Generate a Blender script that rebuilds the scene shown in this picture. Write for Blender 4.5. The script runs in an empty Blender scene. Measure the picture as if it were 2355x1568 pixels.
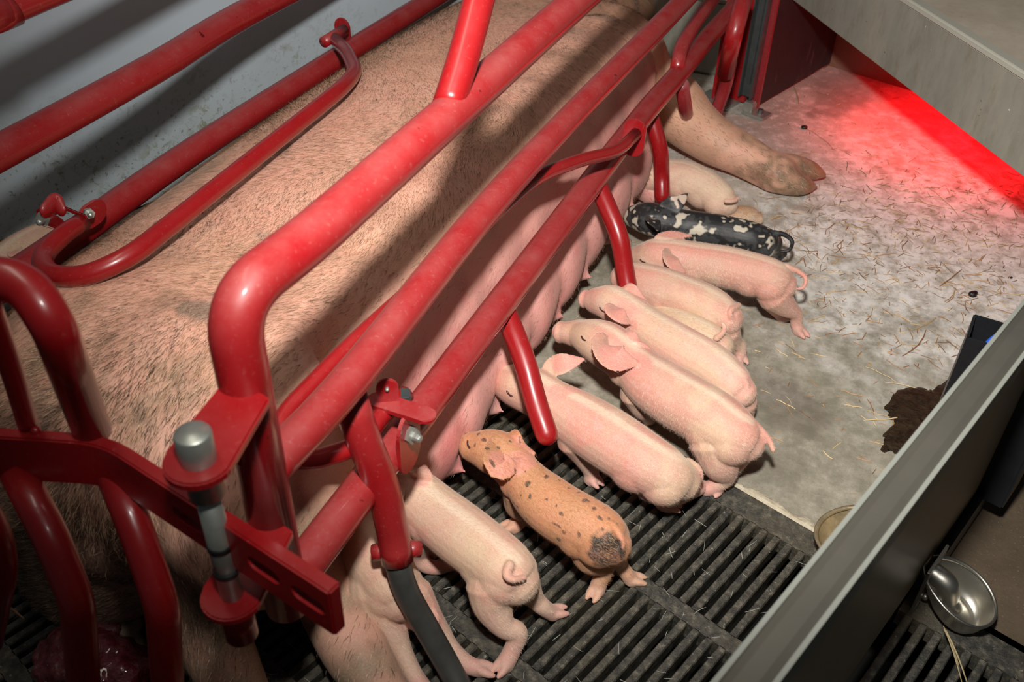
import bpy, bmesh, math, random
import numpy as np
from mathutils import Vector, Matrix, noise
random.seed(7); rng = np.random.default_rng(7)
sc = bpy.context.scene; COL = sc.collection
R_ = math.radians

# ------------------------------------------------------------------ camera
# metres; x runs along the crate towards the sow's head, y across it, z up; camera stands at the pen gate
CX, CY, FPX, HC = 1177.5, 784.0, 2200.0, 1.15
_dn = np.array([1090.0-CX, 3600.0-CY, FPX]); _dn /= np.linalg.norm(_dn); _up = -_dn
_x = np.array([2360-CX, (-FPX*FPX-(2360-CX)*(1090.0-CX))/(3600.0-CY), FPX]); _x /= np.linalg.norm(_x)
RM = np.stack([_x, np.cross(_up, _x), _up])           # camera axes -> world
CAMP = np.array([0, 0, HC])
cam_d = bpy.data.cameras.new('camera'); cam = bpy.data.objects.new('camera', cam_d); COL.objects.link(cam)
cam.matrix_world = Matrix(((RM[0,0], -RM[0,1], -RM[0,2], 0), (RM[1,0], -RM[1,1], -RM[1,2], 0), (RM[2,0], -RM[2,1], -RM[2,2], HC), (0,0,0,1)))
cam_d.sensor_width = 36; cam_d.lens = 36*FPX/2355; cam_d.clip_start = .02
cam_d.dof.use_dof = True; cam_d.dof.focus_distance = 1.6; cam_d.dof.aperture_fstop = 7.5
sc.camera = cam

# ------------------------------------------------------------------ light
w = bpy.data.worlds.new('world'); sc.world = w; w.use_nodes = True
w.node_tree.nodes['Background'].inputs[0].default_value = (.62, .72, .80, 1)
w.node_tree.nodes['Background'].inputs[1].default_value = .04
FLASH = Vector((.19, .085, 1.42))
def light(name, kind, loc, energy, color, target=None, **kw):
    d = bpy.data.lights.new(name, kind); d.energy = energy; d.color = color
    for k, v in kw.items(): setattr(d, k, v)
    o = bpy.data.objects.new(name, d); COL.objects.link(o); o.location = loc
    if target is not None: o.rotation_euler = (Vector(target)-Vector(loc)).to_track_quat('-Z', 'Y').to_euler()
    return o
light('camera_flash', 'SPOT', FLASH, 190, (1, .965, .91), (2.15, .36, .1), spot_size=R_(98), spot_blend=1.0, shadow_soft_size=.044)
light('room_light', 'AREA', (.6, .9, 2.6), 9, (1, .90, .76), (.9, .6, 0), shape='RECTANGLE', size=1.2, size_y=.3)
sc.view_settings.view_transform = 'Standard'; sc.view_settings.look = 'None'
sc.view_settings.exposure = 0; sc.view_settings.gamma = 1; sc.view_settings.use_curve_mapping = False

# ------------------------------------------------------------------ helpers
def P(u, v, h=0.0):
    """world point at height h (m) seen at photo pixel u, v"""
    d = RM @ np.array([u-CX, v-CY, FPX]); t = (h-HC)/d[2]
    return Vector((float(d[0]*t), float(d[1]*t), h))
TH = R_(18.54); ST, CT = math.sin(TH), math.cos(TH)
def Q(a, b, z=0.0):
    """pen coordinates (a along the slots, b across) -> world"""
    return Vector((a*CT+b*ST, -a*ST+b*CT, z))

def tag(o, label=None, cat=None, group=None, kind=None):
    if label: o['label'] = label
    if cat: o['category'] = cat
    if group: o['group'] = group
    if kind: o['kind'] = kind
    return o
def empty(name, loc, label, cat, group=None):
    o = bpy.data.objects.new(name, None); COL.objects.link(o); o.location = loc; o.empty_display_size = .05
    return tag(o, label, cat, group)
def wloc(o):
    v = Vector(o.location)
    while o.parent: o = o.parent; v += o.location
    return v
def link(name, me, mat, parent=None, smooth=True, origin=None):
    """me is in world coordinates; shifts it to its own / its parent's origin"""
    o = bpy.data.objects.new(name, me); COL.objects.link(o)
    if mat is not None:
        for m in (mat if isinstance(mat, (list, tuple)) else [mat]): me.materials.append(m)
    if parent is not None:
        me.transform(Matrix.Translation(-wloc(parent))); o.parent = parent
    else:
        if origin is None:
            co = np.empty(len(me.vertices)*3, np.float32); me.vertices.foreach_get('co', co); co = co.reshape(-1, 3)
            mn, mx = co.min(0), co.max(0); origin = Vector(((mn[0]+mx[0])/2, (mn[1]+mx[1])/2, mn[2]))
        me.transform(Matrix.Translation(-Vector(origin))); o.location = origin
    if smooth:
        me.polygons.foreach_set('use_smooth', [True]*len(me.polygons))
    me.update()
    return o
def frm(bm, name='m'):
    me = bpy.data.meshes.new(name); bmesh.ops.recalc_face_normals(bm, faces=bm.faces); bm.to_mesh(me); bm.free(); return me
def catmull(pts, n=8):
    """pts: list of np arrays of any length; returns resampled list"""
    pts = [np.array(p, float) for p in pts]
    if len(pts) < 3:
        return [pts[0]*(1-t)+pts[-1]*t for t in np.linspace(0, 1, n+1)]
    e = [2*pts[0]-pts[1]]+pts+[2*pts[-1]-pts[-2]]; out = []
    for i in range(1, len(e)-2):
        p0, p1, p2, p3 = e[i-1:i+3]
        for k in range(n):
            t = k/n
            out.append(.5*((2*p1)+(-p0+p2)*t+(2*p0-5*p1+4*p2-p3)*t*t+(-p0+3*p1-3*p2+p3)*t**3))
    out.append(pts[-1]); return out
def sweep(bm, pts, radii, seg=16, cap='round', flat=None, upv=None):
    """closed tube through pts (Vectors); radii per point; flat=(side, up) scale of the section"""
    pts = [Vector(p) for p in pts]; n = len(pts); fs, fu = flat if flat else (1, 1)
    tan = []
    for i in range(n):
        t = pts[min(i+1, n-1)]-pts[max(i-1, 0)]
        tan.append(t.normalized() if t.length > 1e-9 else Vector((1, 0, 0)))
    up = Vector(upv) if upv is not None else (Vector((0, 0, 1)) if abs(tan[0].z) < .9 else Vector((1, 0, 0)))
    rings = []
    def ring(c, t, r):
        nonlocal up
        a = up-t*up.dot(t)
        if a.length < 1e-5: a = t.orthogonal()
        a.normalize(); b = t.cross(a)
        if upv is None: up = a
        return [bm.verts.new(c+(b*math.cos(k)*fs+a*math.sin(k)*fu)*r) for k in (2*math.pi*j/seg for j in range(seg))]
    if cap == 'round':
        for f in (.98, .8, .5): rings.append(ring(pts[0]-tan[0]*radii[0]*f, tan[0], radii[0]*math.sqrt(1-f*f)))
    for p, t, r in zip(pts, tan, radii): rings.append(ring(p, t, r))
    if cap == 'round':
        for f in (.5, .8, .98): rings.append(ring(pts[-1]+tan[-1]*radii[-1]*f, tan[-1], radii[-1]*math.sqrt(1-f*f)))
    for r0, r1 in zip(rings, rings[1:]):
        for j in range(seg): bm.faces.new((r0[j], r0[(j+1) % seg], r1[(j+1) % seg], r1[j]))
    bm.faces.new(rings[0][::-1]); bm.faces.new(rings[-1])
def limb(bm, keys, n=6, seg=16, flat=None):
    """keys: (Vector, radius)"""
    s = catmull([np.array([*p, r]) for p, r in keys], n)
    sweep(bm, [Vector(q[:3]) for q in s], [max(.0015, q[3]) for q in s], seg, 'round', flat)
def pipe(name, keys, r, mat, parent=None, n=6, seg=24, spline=True, cap='flat', flat=None):
    bm = bmesh.new()
    s = [Vector(q) for q in catmull([np.array(k) for k in keys], n)] if spline else [Vector(k) for k in keys]
    sweep(bm, s, [r]*len(s), seg, cap, flat)
    return link(name, frm(bm), mat, parent)
def bend(pts, rad=.06, n=8):
    """polyline with rounded corners"""
    pts = [Vector(p) for p in pts]; out = [pts[0]]
    for a, b, c in zip(pts, pts[1:], pts[2:]):
        d0, d1 = (a-b), (c-b); l = min(rad, d0.length*.49, d1.length*.49)
        p0, p1 = b+d0.normalized()*l, b+d1.normalized()*l
        for k in range(n+1):
            t = k/n; out.append(p0*(1-t)**2+b*2*t*(1-t)+p1*t*t)
    out.append(pts[-1]); return out
def box(bm, c, sx, sy, sz, rot=0.0, bev=0.0, M=None):
    m = Matrix.Translation(c) @ (M if M is not None else Matrix.Rotation(rot, 4, 'Z')) @ Matrix.Diagonal((sx, sy, sz, 1))
    g = bmesh.ops.create_cube(bm, size=1, matrix=m)
    if bev:
        es = list({e for v in g['verts'] for e in v.link_edges})
        bmesh.ops.bevel(bm, geom=es, offset=bev, segments=2, affect='EDGES')
def prism(bm, poly, vec):
    """extrude a closed polygon (Vectors) by vec"""
    a = [bm.verts.new(p) for p in poly]; b = [bm.verts.new(Vector(p)+Vector(vec)) for p in poly]; n = len(a)
    bm.faces.new(a); bm.faces.new(b[::-1])
    for i in range(n): bm.faces.new((a[i], b[i], b[(i+1) % n], a[(i+1) % n]))
def remesh(bm, voxel, smooth=4, fac=.5):
    me = frm(bm); o = bpy.data.objects.new('tmp', me); COL.objects.link(o)
    m = o.modifiers.new('r', 'REMESH'); m.mode = 'VOXEL'; m.voxel_size = voxel; m.use_smooth_shade = True
    if smooth:
        s = o.modifiers.new('s', 'SMOOTH'); s.iterations = smooth; s.factor = fac
    bpy.context.view_layer.update()
    ev = o.evaluated_get(bpy.context.evaluated_depsgraph_get())
    out = bpy.data.meshes.new_from_object(ev); bpy.data.objects.remove(o); bpy.data.meshes.remove(me)
    return out
def coords(me):
    co = np.empty(len(me.vertices)*3, np.float32); me.vertices.foreach_get('co', co); return co.reshape(-1, 3)
def paint(me, name, rgb):
    at = me.color_attributes.new(name, 'FLOAT_COLOR', 'POINT')
    d = np.ones((len(rgb), 4), np.float32); d[:, :3] = rgb; at.data.foreach_set('color', d.ravel())
def sstep(x, a, b):
    t = np.clip((x-a)/(b-a), 0, 1); return t*t*(3-2*t)
def vnoise(co, s, off=0.0):
    return np.array([noise.noise(Vector((x*s+off, y*s+off*.7, z*s-off))) for x, y, z in co])

# ------------------------------------------------------------------ materials
class Mat:
    def __init__(self, name):
        self.m = bpy.data.materials.new(name); self.m.use_nodes = True
        self.t = self.m.node_tree; self.b = self.t.nodes['Principled BSDF']
    def n(self, kind, **kw):
        x = self.t.nodes.new(kind)
        for k, v in kw.items():
            if k.startswith('i_'): x.inputs[k[2:].replace('_', ' ')].default_value = v
            else: setattr(x, k, v)
        return x
    def l(self, a, b): self.t.links.new(a, b)
    def obj(self): return self.n('ShaderNodeTexCoord').outputs['Object']
    def noise(self, scale, detail=5, rough=.6, vec=None, dist=0.0):
        x = self.n('ShaderNodeTexNoise'); x.inputs['Scale'].default_value = scale; x.inputs['Detail'].default_value = detail
        x.inputs['Roughness'].default_value = rough; x.inputs['Distortion'].default_value = dist
        self.l(vec if vec is not None else self.obj(), x.inputs['Vector']); return x.outputs['Fac']
    def ramp(self, fac, stops):
        r = self.n('ShaderNodeValToRGB'); e = r.color_ramp.elements
        while len(e) < len(stops): e.new(.5)
        for k, (p, c) in zip(e, stops): k.position = p; k.color = (*c, 1) if len(c) == 3 else c
        self.l(fac, r.inputs[0]); return r.outputs[0]
    def mask(self, fac, a, b):
        m = self.n('ShaderNodeMapRange'); m.inputs['From Min'].default_value = a; m.inputs['From Max'].default_value = b
        self.l(fac, m.inputs['Value']); return m.outputs['Result']
    def mix(self, fac, a, b, mode='MIX'):
        m = self.n('ShaderNodeMix', data_type='RGBA', blend_type=mode)
        for s, v in ((0, fac), (6, a), (7, b)):
            if hasattr(v, 'links') or hasattr(v, 'is_linked'): self.l(v, m.inputs[s])
            elif s == 0: m.inputs[0].default_value = v
            else: m.inputs[s].default_value = (*v, 1)
        return m.outputs[2]
    def mul(self, a, b):
        m = self.n('ShaderNodeMath', operation='MULTIPLY')
        for s, v in ((0, a), (1, b)):
            if isinstance(v, (int, float)): m.inputs[s].default_value = v
            else: self.l(v, m.inputs[s])
        return m.outputs[0]
    def map(self, scale, rot=(0, 0, 0)):
        m = self.n('ShaderNodeMapping'); m.inputs['Scale'].default_value = scale; m.inputs['Rotation'].default_value = rot
        self.l(self.obj(), m.inputs['Vector']); return m.outputs[0]
    def col(self, c):
        if isinstance(c, tuple): self.b.inputs['Base Color'].default_value = (*c, 1)
        else: self.l(c, self.b.inputs['Base Color'])
        return self
    def rough(self, v):
        if isinstance(v, (int, float)): self.b.inputs['Roughness'].default_value = v
        else: self.l(v, self.b.inputs['Roughness'])
        return self
    def bump(self, h, s=.3, d=.002):
        x = self.n('ShaderNodeBump'); x.inputs['Strength'].default_value = s; x.inputs['Distance'].default_value = d
        self.l(h, x.inputs['Height']); self.l(x.outputs[0], self.b.inputs['Normal']); return self
    def set(self, **kw):
        for k, v in kw.items(): self.b.inputs[k.replace('_', ' ')].default_value = v
        return self
def paint_mat(name, base, dust, amount, rough=.28):
    M = Mat(name); geo = M.n('ShaderNodeNewGeometry'); sep = M.n('ShaderNodeSeparateXYZ'); M.l(geo.outputs['Normal'], sep.inputs[0])
    upm = M.mask(sep.outputs['Z'], -.1, .9)
    n1 = M.noise(14, 6, .7); n2 = M.noise(160, 3, .7)
    d = M.mul(M.mul(upm, M.mask(n1, .25, .75)), amount)
    c = M.mix(d, base, dust); c = M.mix(M.mul(M.mask(n2, .60, .75), .16*amount), c, (.55, .40, .36))
    c = M.mix(M.mask(M.noise(38, 4, .6), .70, .74), c, (base[0]*.35, base[1]*.5, base[2]*.5))
    M.col(c); M.rough(M.mask(d, -.45, 1.3)); M.set(Specular_IOR_Level=.5, Coat_Weight=.25, Coat_Roughness=.12)
    M.bump(M.noise(90, 3, .5), .08, .001); return M.m
RED = paint_mat('red_paint', (.30, .007, .010), (.33, .075, .07), .8)
REDCLEAN = paint_mat('red_paint_glossy', (.27, .005, .007), (.32, .03, .03), .4)
REDFAR = paint_mat('red_paint_dusty', (.26, .02, .024), (.34, .14, .14), 1.0)
def metal(name, c, rough, met=1.0, nscale=30, var=.35):
    M = Mat(name); n = M.noise(nscale, 5, .65); M.col(M.mix(M.mask(n, .3, .75), c, tuple(k*(1-var) for k in c)))
    M.rough(rough).set(Metallic=met).bump(M.noise(120, 3), .1, .001); return M.m
STEEL = metal('galvanised_steel', (.52, .55, .50), .42, .75)
STAIN = metal('stainless_steel', (.62, .59, .52), .38, 1.0, 12, .3)
BRONZE = metal('scaled_steel_cup', (.52, .42, .26), .4, .6, 40, .6)
DARKM = metal('dark_steel', (.10, .115, .115), .45, .5)
BLACKP = metal('black_plastic', (.012, .013, .015), .4, 0)
RUBBER = metal('black_rubber', (.055, .058, .054), .42, .0, 20, .5)
M = Mat('blue_hose'); M.col((.03, .12, .62)).rough(.3); BLUE = M.m
# concrete slab
M = Mat('concrete_slab'); a = M.noise(3.2, 8, .65); b_ = M.noise(26, 6, .7); g = M.noise(240, 3, .8)
c = M.ramp(a, [(.30, (.28, .25, .20)), (.50, (.46, .42, .36)), (.68, (.62, .58, .52))])
c = M.mix(M.mask(b_, .5, .68), c, (.72, .68, .62)); c = M.mix(M.mul(M.mask(g, .56, .66), .75), c, (.13, .11, .09))
c = M.mix(M.mul(M.mask(M.noise(60, 4, .7), .56, .66), .5), c, (.27, .22, .17))
lm = M.n('ShaderNodeAttribute', attribute_name='lime'); c = M.mix(M.mul(lm.outputs['Fac'], M.mask(b_, .36, .58)), c, (.86, .83, .80), 'MIX')
wt = M.n('ShaderNodeAttribute', attribute_name='wet'); c = M.mix(wt.outputs['Fac'], c, M.mix(M.mask(b_, .4, .65), (.19, .175, .125), (.33, .30, .23)), 'MIX')
at = M.n('ShaderNodeAttribute', attribute_name='dirt'); c = M.mix(at.outputs['Fac'], c, (.12, .10, .075), 'MIX')
M.col(c).rough(.8).bump(M.noise(150, 5, .8), .5, .002); SLAB = M.m
M = Mat('brown_concrete'); c = M.ramp(M.noise(6, 8, .7), [(.3, (.06, .042, .026)), (.7, (.13, .095, .062))])
c = M.mix(M.mul(M.mask(M.noise(200, 3, .8), .62, .68), .5), c, (.30, .26, .2)); M.col(c).rough(.6).bump(M.noise(120, 5, .7), .5, .002); BROWNC = M.m
M = Mat('grate_cast'); a = M.noise(9, 7, .7); b_ = M.noise(70, 5, .75)
c = M.ramp(b_, [(.40, (.022, .022, .018)), (.55, (.065, .06, .046)), (.68, (.17, .15, .11))])
c = M.mix(M.mul(M.mask(a, .5, .72), .6), c, (.12, .095, .055)); c = M.mix(M.mask(M.noise(120, 4, .7), .66, .72), c, (.34, .32, .26))
M.col(c).rough(.42).bump(M.noise(180, 5, .8), .8, .003).set(Specular_IOR_Level=.6); GRATE = M.m
M = Mat('pit'); M.col((.008, .008, .006)).rough(.6); PIT = M.m
M = Mat('grout'); M.col(M.ramp(M.noise(60, 5), [(.3, (.36, .30, .21)), (.7, (.58, .52, .40))])).rough(.8).bump(M.noise(90, 4), .8, .004); GROUT = M.m
# wall panel
M = Mat('plastic_wall'); zc = M.n('ShaderNodeSeparateXYZ'); M.l(M.obj(), zc.inputs[0])
low = M.mask(zc.outputs['Z'], .34, .02)
c = M.mix(M.mask(M.noise(4, 5), .3, .7), (.50, .58, .65), (.45, .51, .55))
clu = M.mask(M.noise(7, 4, .6), .42, .58); spk = M.mul(M.mul(M.mask(M.noise(48, 6, .7, dist=.6), .52, .58), clu), low); c = M.mix(spk, c, (.17, .16, .04))
c = M.mix(M.mul(M.mask(M.noise(95, 4, .7), .60, .64), low), c, (.07, .06, .02)); c = M.mix(M.mul(low, .3), c, (.24, .28, .22))
M.col(c).rough(.45); WALLP = M.m
M = Mat('brown_board'); M.col(M.ramp(M.noise(5, 6, .7), [(.3, (.13, .065, .04)), (.7, (.22, .12, .08))])).rough(.5); BROWNB = M.m
M = Mat('dark_board'); c = M.ramp(M.noise(6, 6, .7), [(.35, (.009, .007, .008)), (.65, (.022, .016, .018))])
c = M.mix(M.mul(M.mask(M.noise(18, 7, .8, vec=M.map((1, 1, .35))), .58, .74), .5), c, (.25, .17, .18)); M.col(c).rough(.6); DARKB = M.m
M = Mat('weathered_panel'); v = M.map((1, 1, .35)); a = M.noise(7, 8, .7, vec=v); b_ = M.noise(40, 6, .75, vec=v)
c = M.ramp(a, [(.3, (.25, .25, .21)), (.5, (.33, .335, .285)), (.7, (.42, .40, .33))])
c = M.mix(M.mul(M.mask(b_, .5, .7), .4), c, (.20, .17, .10)); c = M.mix(M.mask(M.noise(75, 3, .5), .75, .77), c, (.75, .75, .7)); c = M.mix(M.mask(M.noise(55, 3, .5, dist=.5), .755, .77), c, (.03, .03, .025))
M.col(c).rough(.45).set(Metallic=.25); PANEL = M.m
M = Mat('lid_board'); c = M.ramp(M.noise(8, 7, .7), [(.3, (.38, .32, .25)), (.7, (.52, .46, .37))]); c = M.mix(M.mul(M.mask(M.noise(70, 5, .8), .6, .7), .4), c, (.14, .11, .08)); M.col(c).rough(.8); LID = M.m
M = Mat('brushed_cap'); c = M.mix(M.mask(M.noise(5, 4), .3, .7), (.21, .195, .16), (.15, .145, .125)); M.col(c).rough(.42).set(Metallic=.7); CAP = M.m
M = Mat('cap_edge'); M.col((.50, .50, .43)).rough(.4).set(Metallic=.2); CAPE = M.m
M = Mat('cap_lip'); M.col((.27, .28, .25)).rough(.4).set(Metallic=.3); CAPL = M.m
M = Mat('smoky_sheet'); M.col(M.ramp(M.noise(3, 4, vec=M.map((1, 1, .3))), [(.3, (.30, .21, .12)), (.7, (.44, .33, .21))])).rough(.35); SMOKE = M.m
M = Mat('straw'); oi = M.n('ShaderNodeAttribute', attribute_name='tint'); M.col(oi.outputs['Color']).rough(.6); STRAW = M.m
M = Mat('dung'); M.col((.012, .010, .009)).rough(.35).bump(M.noise(300, 3), .6, .002); DUNG = M.m
M = Mat('wet_manure'); M.col(M.ramp(M.noise(70, 5, .7), [(.35, (.012, .008, .005)), (.7, (.050, .032, .018))])).rough(.25).bump(M.noise(160, 4), .8, .004); MANURE = M.m
M = Mat('placenta'); a = M.noise(28, 6, .7, dist=1.5); c = M.ramp(a, [(.32, (.05, .002, .005)), (.5, (.13, .012, .02)), (.62, (.19, .05, .06)), (.75, (.12, .11, .12))])
M.col(c).rough(.12).bump(M.noise(60, 5, .7, dist=1), .9, .006).set(Coat_Weight=.6, Coat_Roughness=.05, Subsurface_Weight=.1); FLESH = M.m
M = Mat('membrane'); M.col(M.ramp(M.noise(30, 5), [(.3, (.14, .09, .055)), (.7, (.42, .33, .22))])).rough(.15).bump(M.noise(70, 4, .7, dist=1), .9, .005).set(Coat_Weight=.6); MEMB = M.m
def skin(name, sub=.12, rough=.5, hair=True, fuzz=.35, flush=.16, bs=.5):
    M = Mat(name); at = M.n('ShaderNodeAttribute', attribute_name='coat')
    c = at.outputs['Color']
    v = M.map((1, 1, 1)); f = M.noise(420, 3, .6, vec=v); c = M.mix(M.mul(M.mask(f, .42, .7), .14 if flush else .0), c, (.95, .82, .62))
    c = M.mix(M.mul(M.mask(M.noise(28, 4, .6), .45, .7), flush), c, (.80, .26, .22))
    M.col(c).rough(rough).bump(M.noise(150, 6, .75), bs, .002)
    nn_ = M.noise(52, 5, .65, vec=M.map((1, 1, 1))); M.set(Subsurface_Weight=sub, Subsurface_Scale=.01, Sheen_Weight=fuzz, Sheen_Roughness=.35, Specular_IOR_Level=.3)
    M.b.inputs['Subsurface Radius'].default_value = (1, .35, .22); M.b.inputs['Sheen Tint'].default_value = (1, .92, .78, 1); return M.m
PIGSKIN = skin('piglet_skin', .10, .5, True, .22); SOWSKIN = skin('sow_skin', .0, .5, fuzz=.10, bs=.28); DARKSKIN = skin('dark_piglet_skin', .0, .42, fuzz=.08, flush=.0, bs=.3)
M = Mat('sow_hair'); at = M.n('ShaderNodeAttribute', attribute_name='tint'); M.col(at.outputs['Color']).rough(.45).set(Specular_IOR_Level=.3); HAIR = M.m
M = Mat('eye_slit'); M.col((.05, .02, .018)).rough(.3); EYE = M.m

# ------------------------------------------------------------------ the setting
def struct(name, bm, mat, smooth=False):
    o = link(name, frm(bm), mat, None, smooth); o['kind'] = 'structure'; return o
A_SLAB, A_BACK, B_WALL, B_PART = 1.084, 2.86, 1.93, .13
# concrete slab, dense enough to carry its stains
def grid(a0, a1, b0, b1, na, nb, z0=0.0):
    bm = bmesh.new(); V = [[bm.verts.new(Q(a0+(a1-a0)*i/na, b0+(b1-b0)*j/nb, z0)) for j in range(nb+1)] for i in range(na+1)]
    for i in range(na):
        for j in range(nb): bm.faces.new((V[i][j], V[i+1][j], V[i+1][j+1], V[i][j+1]))
    return bm
fl = struct('floor', grid(A_SLAB, 3.6, B_PART-.01, B_WALL, 250, 180), SLAB)
co = coords(fl.data)+np.array(fl.location)
def blot(cx, cy, rx, ry, ang=0.0, s=9.0, amp=.5, soft=.35):
    d = co[:, :2]-np.array([cx, cy]); ca, sa = math.cos(ang), math.sin(ang)
    q = np.sqrt(((d[:, 0]*ca+d[:, 1]*sa)/rx)**2+((-d[:, 0]*sa+d[:, 1]*ca)/ry)**2)
    return q
nz = vnoise(co, 11.0); nz2 = vnoise(co, 34.0, 3.0)
dirt = np.zeros(len(co))
for (u, v, rx, ry, k) in ((1830, 950, .10, .09, .62), (1700, 900, .14, .10, .4), (1600, 985, .16, .10, .5), (1760, 1060, .10, .07, .38), (1920, 210, .26, .10, .55), (1905, 170, .22, .12, .35), (2290, 330, .16, .06, .5), (2000, 190, .15, .06, .35), (1560, 840, .2, .14, .3)):
    p = P(u, v); q = blot(p.x, p.y, rx, ry)+nz*.55+nz2*.3; dirt = np.maximum(dirt, k*sstep(-q, -1.0, -.55))
at = fl.data.attributes.new('dirt', 'FLOAT', 'POINT'); at.data.foreach_set('value', dirt.astype(np.float32))
p = P(2180, 560); q = blot(p.x, p.y, .75, .42, -TH)+nz*.5+nz2*.25; lime = sstep(-q, -1.35, -.45)
at = fl.data.attributes.new('lime', 'FLOAT', 'POINT'); at.data.foreach_set('value', lime.astype(np.float32))
aa = co[:, 0]*CT-co[:, 1]*ST; wet = sstep(-aa+nz*.22+nz2*.10, -1.95, -1.35)*.85
at = fl.data.attributes.new('wet', 'FLOAT', 'POINT'); at.data.foreach_set('value', wet.astype(np.float32))
struct('floor_brown', grid(A_SLAB+.01, 3.6, -1.4, B_PART-.012, 8, 8), BROWNC)
bm = bmesh.new(); box(bm, Q(1.2, .3, -.36), 5, 5, .02, -TH); struct('floor_pit', bm, PIT)
# slotted floor: rows of bars .0215 m apart, solid strips between the rows
def bars(b0, b1):
    bm = bmesh.new(); top, bot = .0062, .0045
    def strip(a0, a1):
        prism(bm, [Q(a0, b0, -.03), Q(a1, b0, -.03), Q(a1, b0, 0), Q(a0, b0, 0)], Q(0, b1-b0))
    rows = [(.829+k*-.23, 1.032+k*-.23) for k in range(0, 7)]
    strip(1.032, A_SLAB-.002)
    for a0, a1 in rows: strip(a0-.027, a0)
    for a0, a1 in rows:
        b = b0+(.0055-b0) % .0215
        j0 = math.ceil((b0-.294)/.0215)
        j = j0
        while .294+.01075+j*.0215 < b1:
            bc = .294+.01075+j*.0215; j += 1
            pr = [Q(a0-.001, bc-bot, -.03), Q(a0-.001, bc+bot, -.03), Q(a0-.001, bc+top, -.0025), Q(a0-.001, bc+top-.0015, 0), Q(a0-.001, bc-top+.0015, 0), Q(a0-.001, bc-top, -.0025)]
            prism(bm, pr, Q(a1-a0+.002, 0))
    return bm
struct('floor_grate', bars(B_PART+.002, B_WALL), GRATE)
struct('floor_grate', bars(-1.2, B_PART-.002), GRATE)
# crumbling grout strip between slab and grate
bm = bmesh.new(); bb = .285; top = []; bt = []
while bb < .445:
    w_ = .001+.016*max(0, .25+noise.noise(Vector((bb*22, 1, 0))))*min(1, (bb-.28)*30, (.447-bb)*30)+.006*abs(noise.noise(Vector((bb*140, 4, 0))))
    if bb < .42: w_ *= 1.0
    top.append((bb, w_)); bb += .004
vs = [[bm.verts.new(Q(A_SLAB-.004, b, .0005)), bm.verts.new(Q(A_SLAB+.001, b, .004)), bm.verts.new(Q(A_SLAB+w_+.002, b, .003)), bm.verts.new(Q(A_SLAB+w_*1.6+.004, b, .0004))] for b, w_ in top]
for r0, r1 in zip(vs, vs[1:]):
    for j in range(3): bm.faces.new((r0[j], r1[j], r1[j+1], r0[j+1]))
struct('trim_1', bm, GROUT)
# walls
bm = bmesh.new(); box(bm, Q(.85, B_WALL+.02, .45), 4.05, .04, .9, -TH); struct('wall_left', bm, WALLP)
bm = bmesh.new(); box(bm, Q(A_BACK+.02, .35, .5), .04, 3.2, 1.0, -TH); struct('wall_back', bm, BROWNB)
bm = bmesh.new(); box(bm, Q(A_BACK-.015, 1.205, .5), .03, .07, 1.0, -TH); struct('trim_2', bm, BROWNB)
bm = bmesh.new(); prism(bm, [Q(A_BACK-.09, 1.19, .0), Q(A_BACK-.02, 1.19, .0), Q(A_BACK-.02, 1.19, .06)], Q(0, -.02)); bmesh.ops.bevel(bm, geom=bm.edges[:], offset=.004, segments=2, affect='EDGES'); struct('trim_3', bm, GROUT)

# dark board closing the creep corner beside the crate, on its red and grey post
hb = empty('divider_board', Q(2.62, 1.185), 'dark scuffed board divider standing on the slab behind the red post', 'board')
bm = bmesh.new(); box(bm, Q(2.625, 1.170, .46), .46, .012, .90, -TH, .003); link('board', frm(bm), DARKB, hb, False)
bm = bmesh.new(); box(bm, Q(2.400, 1.168, .46), .013, .022, .92, -TH, .002); e = link('edge_strip', frm(bm), REDFAR, hb, False); e['label'] = 'dusty red edge strip'
bm = bmesh.new()
for p0, d0 in ((0, .004), (.030, .004)):
    pass
c0 = Q(2.385, 1.190)
box(bm, c0+Vector((0, 0, .49)), .006, .040, .90, -TH, .001)
box(bm, c0+Q(-.010, .018)+Vector((0, 0, .49)), .022, .004, .90, -TH, .001); box(bm, c0+Q(-.010, -.018)+Vector((0, 0, .49)), .022, .004, .90, -TH, .001)
box(bm, c0+Q(-.006, .0)+Vector((0, 0, .51)), .006, .010, .86, -TH, .001)
link('channel', frm(bm), DARKM, hb, False)['label'] = 'grey metal slide channel'
bm = bmesh.new(); box(bm, c0+Q(-.012, -.045, .006), .055, .07, .008, -TH, .002); box(bm, c0+Q(-.014, -.02, .02), .03, .03, .03, -TH, .004)
bp = link('foot_plate', frm(bm), STEEL, hb, False)
bm = bmesh.new(); sweep(bm, [c0+Q(-.012, -.055, .01), c0+Q(-.012, -.055, .022)], [.008, .008], 6, 'flat'); link('bolt', frm(bm), DARKM, hb, False)

# red upright where the crate front is bolted down
rp = empty('crate_front_post', P(1684, 240, 0), 'flat red steel post standing on the slab beside the grey slide channel', 'post')
pb = Q(2.405, 1.246)
bm = bmesh.new(); box(bm, pb+Vector((0, 0, .49)), .012, .085, .96, -TH, .002); box(bm, pb+Q(-.02, .040, .49), .05, .010, .96, -TH, .002)
link('upright', frm(bm), RED, rp, False)
bm = bmesh.new(); box(bm, pb+Q(-.03, .03, .005), .09, .11, .010, -TH, .003); link('base_plate', frm(bm), STEEL, rp, False)
bm = bmesh.new(); sweep(bm, [pb+Q(-.05, .02, .01), pb+Q(-.05, .02, .022)], [.011, .011], 6, 'flat'); link('bolt', frm(bm), STEEL, rp, False)
pipe('brace', bend([P(1715, -20, .42), P(1688, 80, .34), P(1668, 170, .22)], .03), .021, RED, rp, spline=False)

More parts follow.
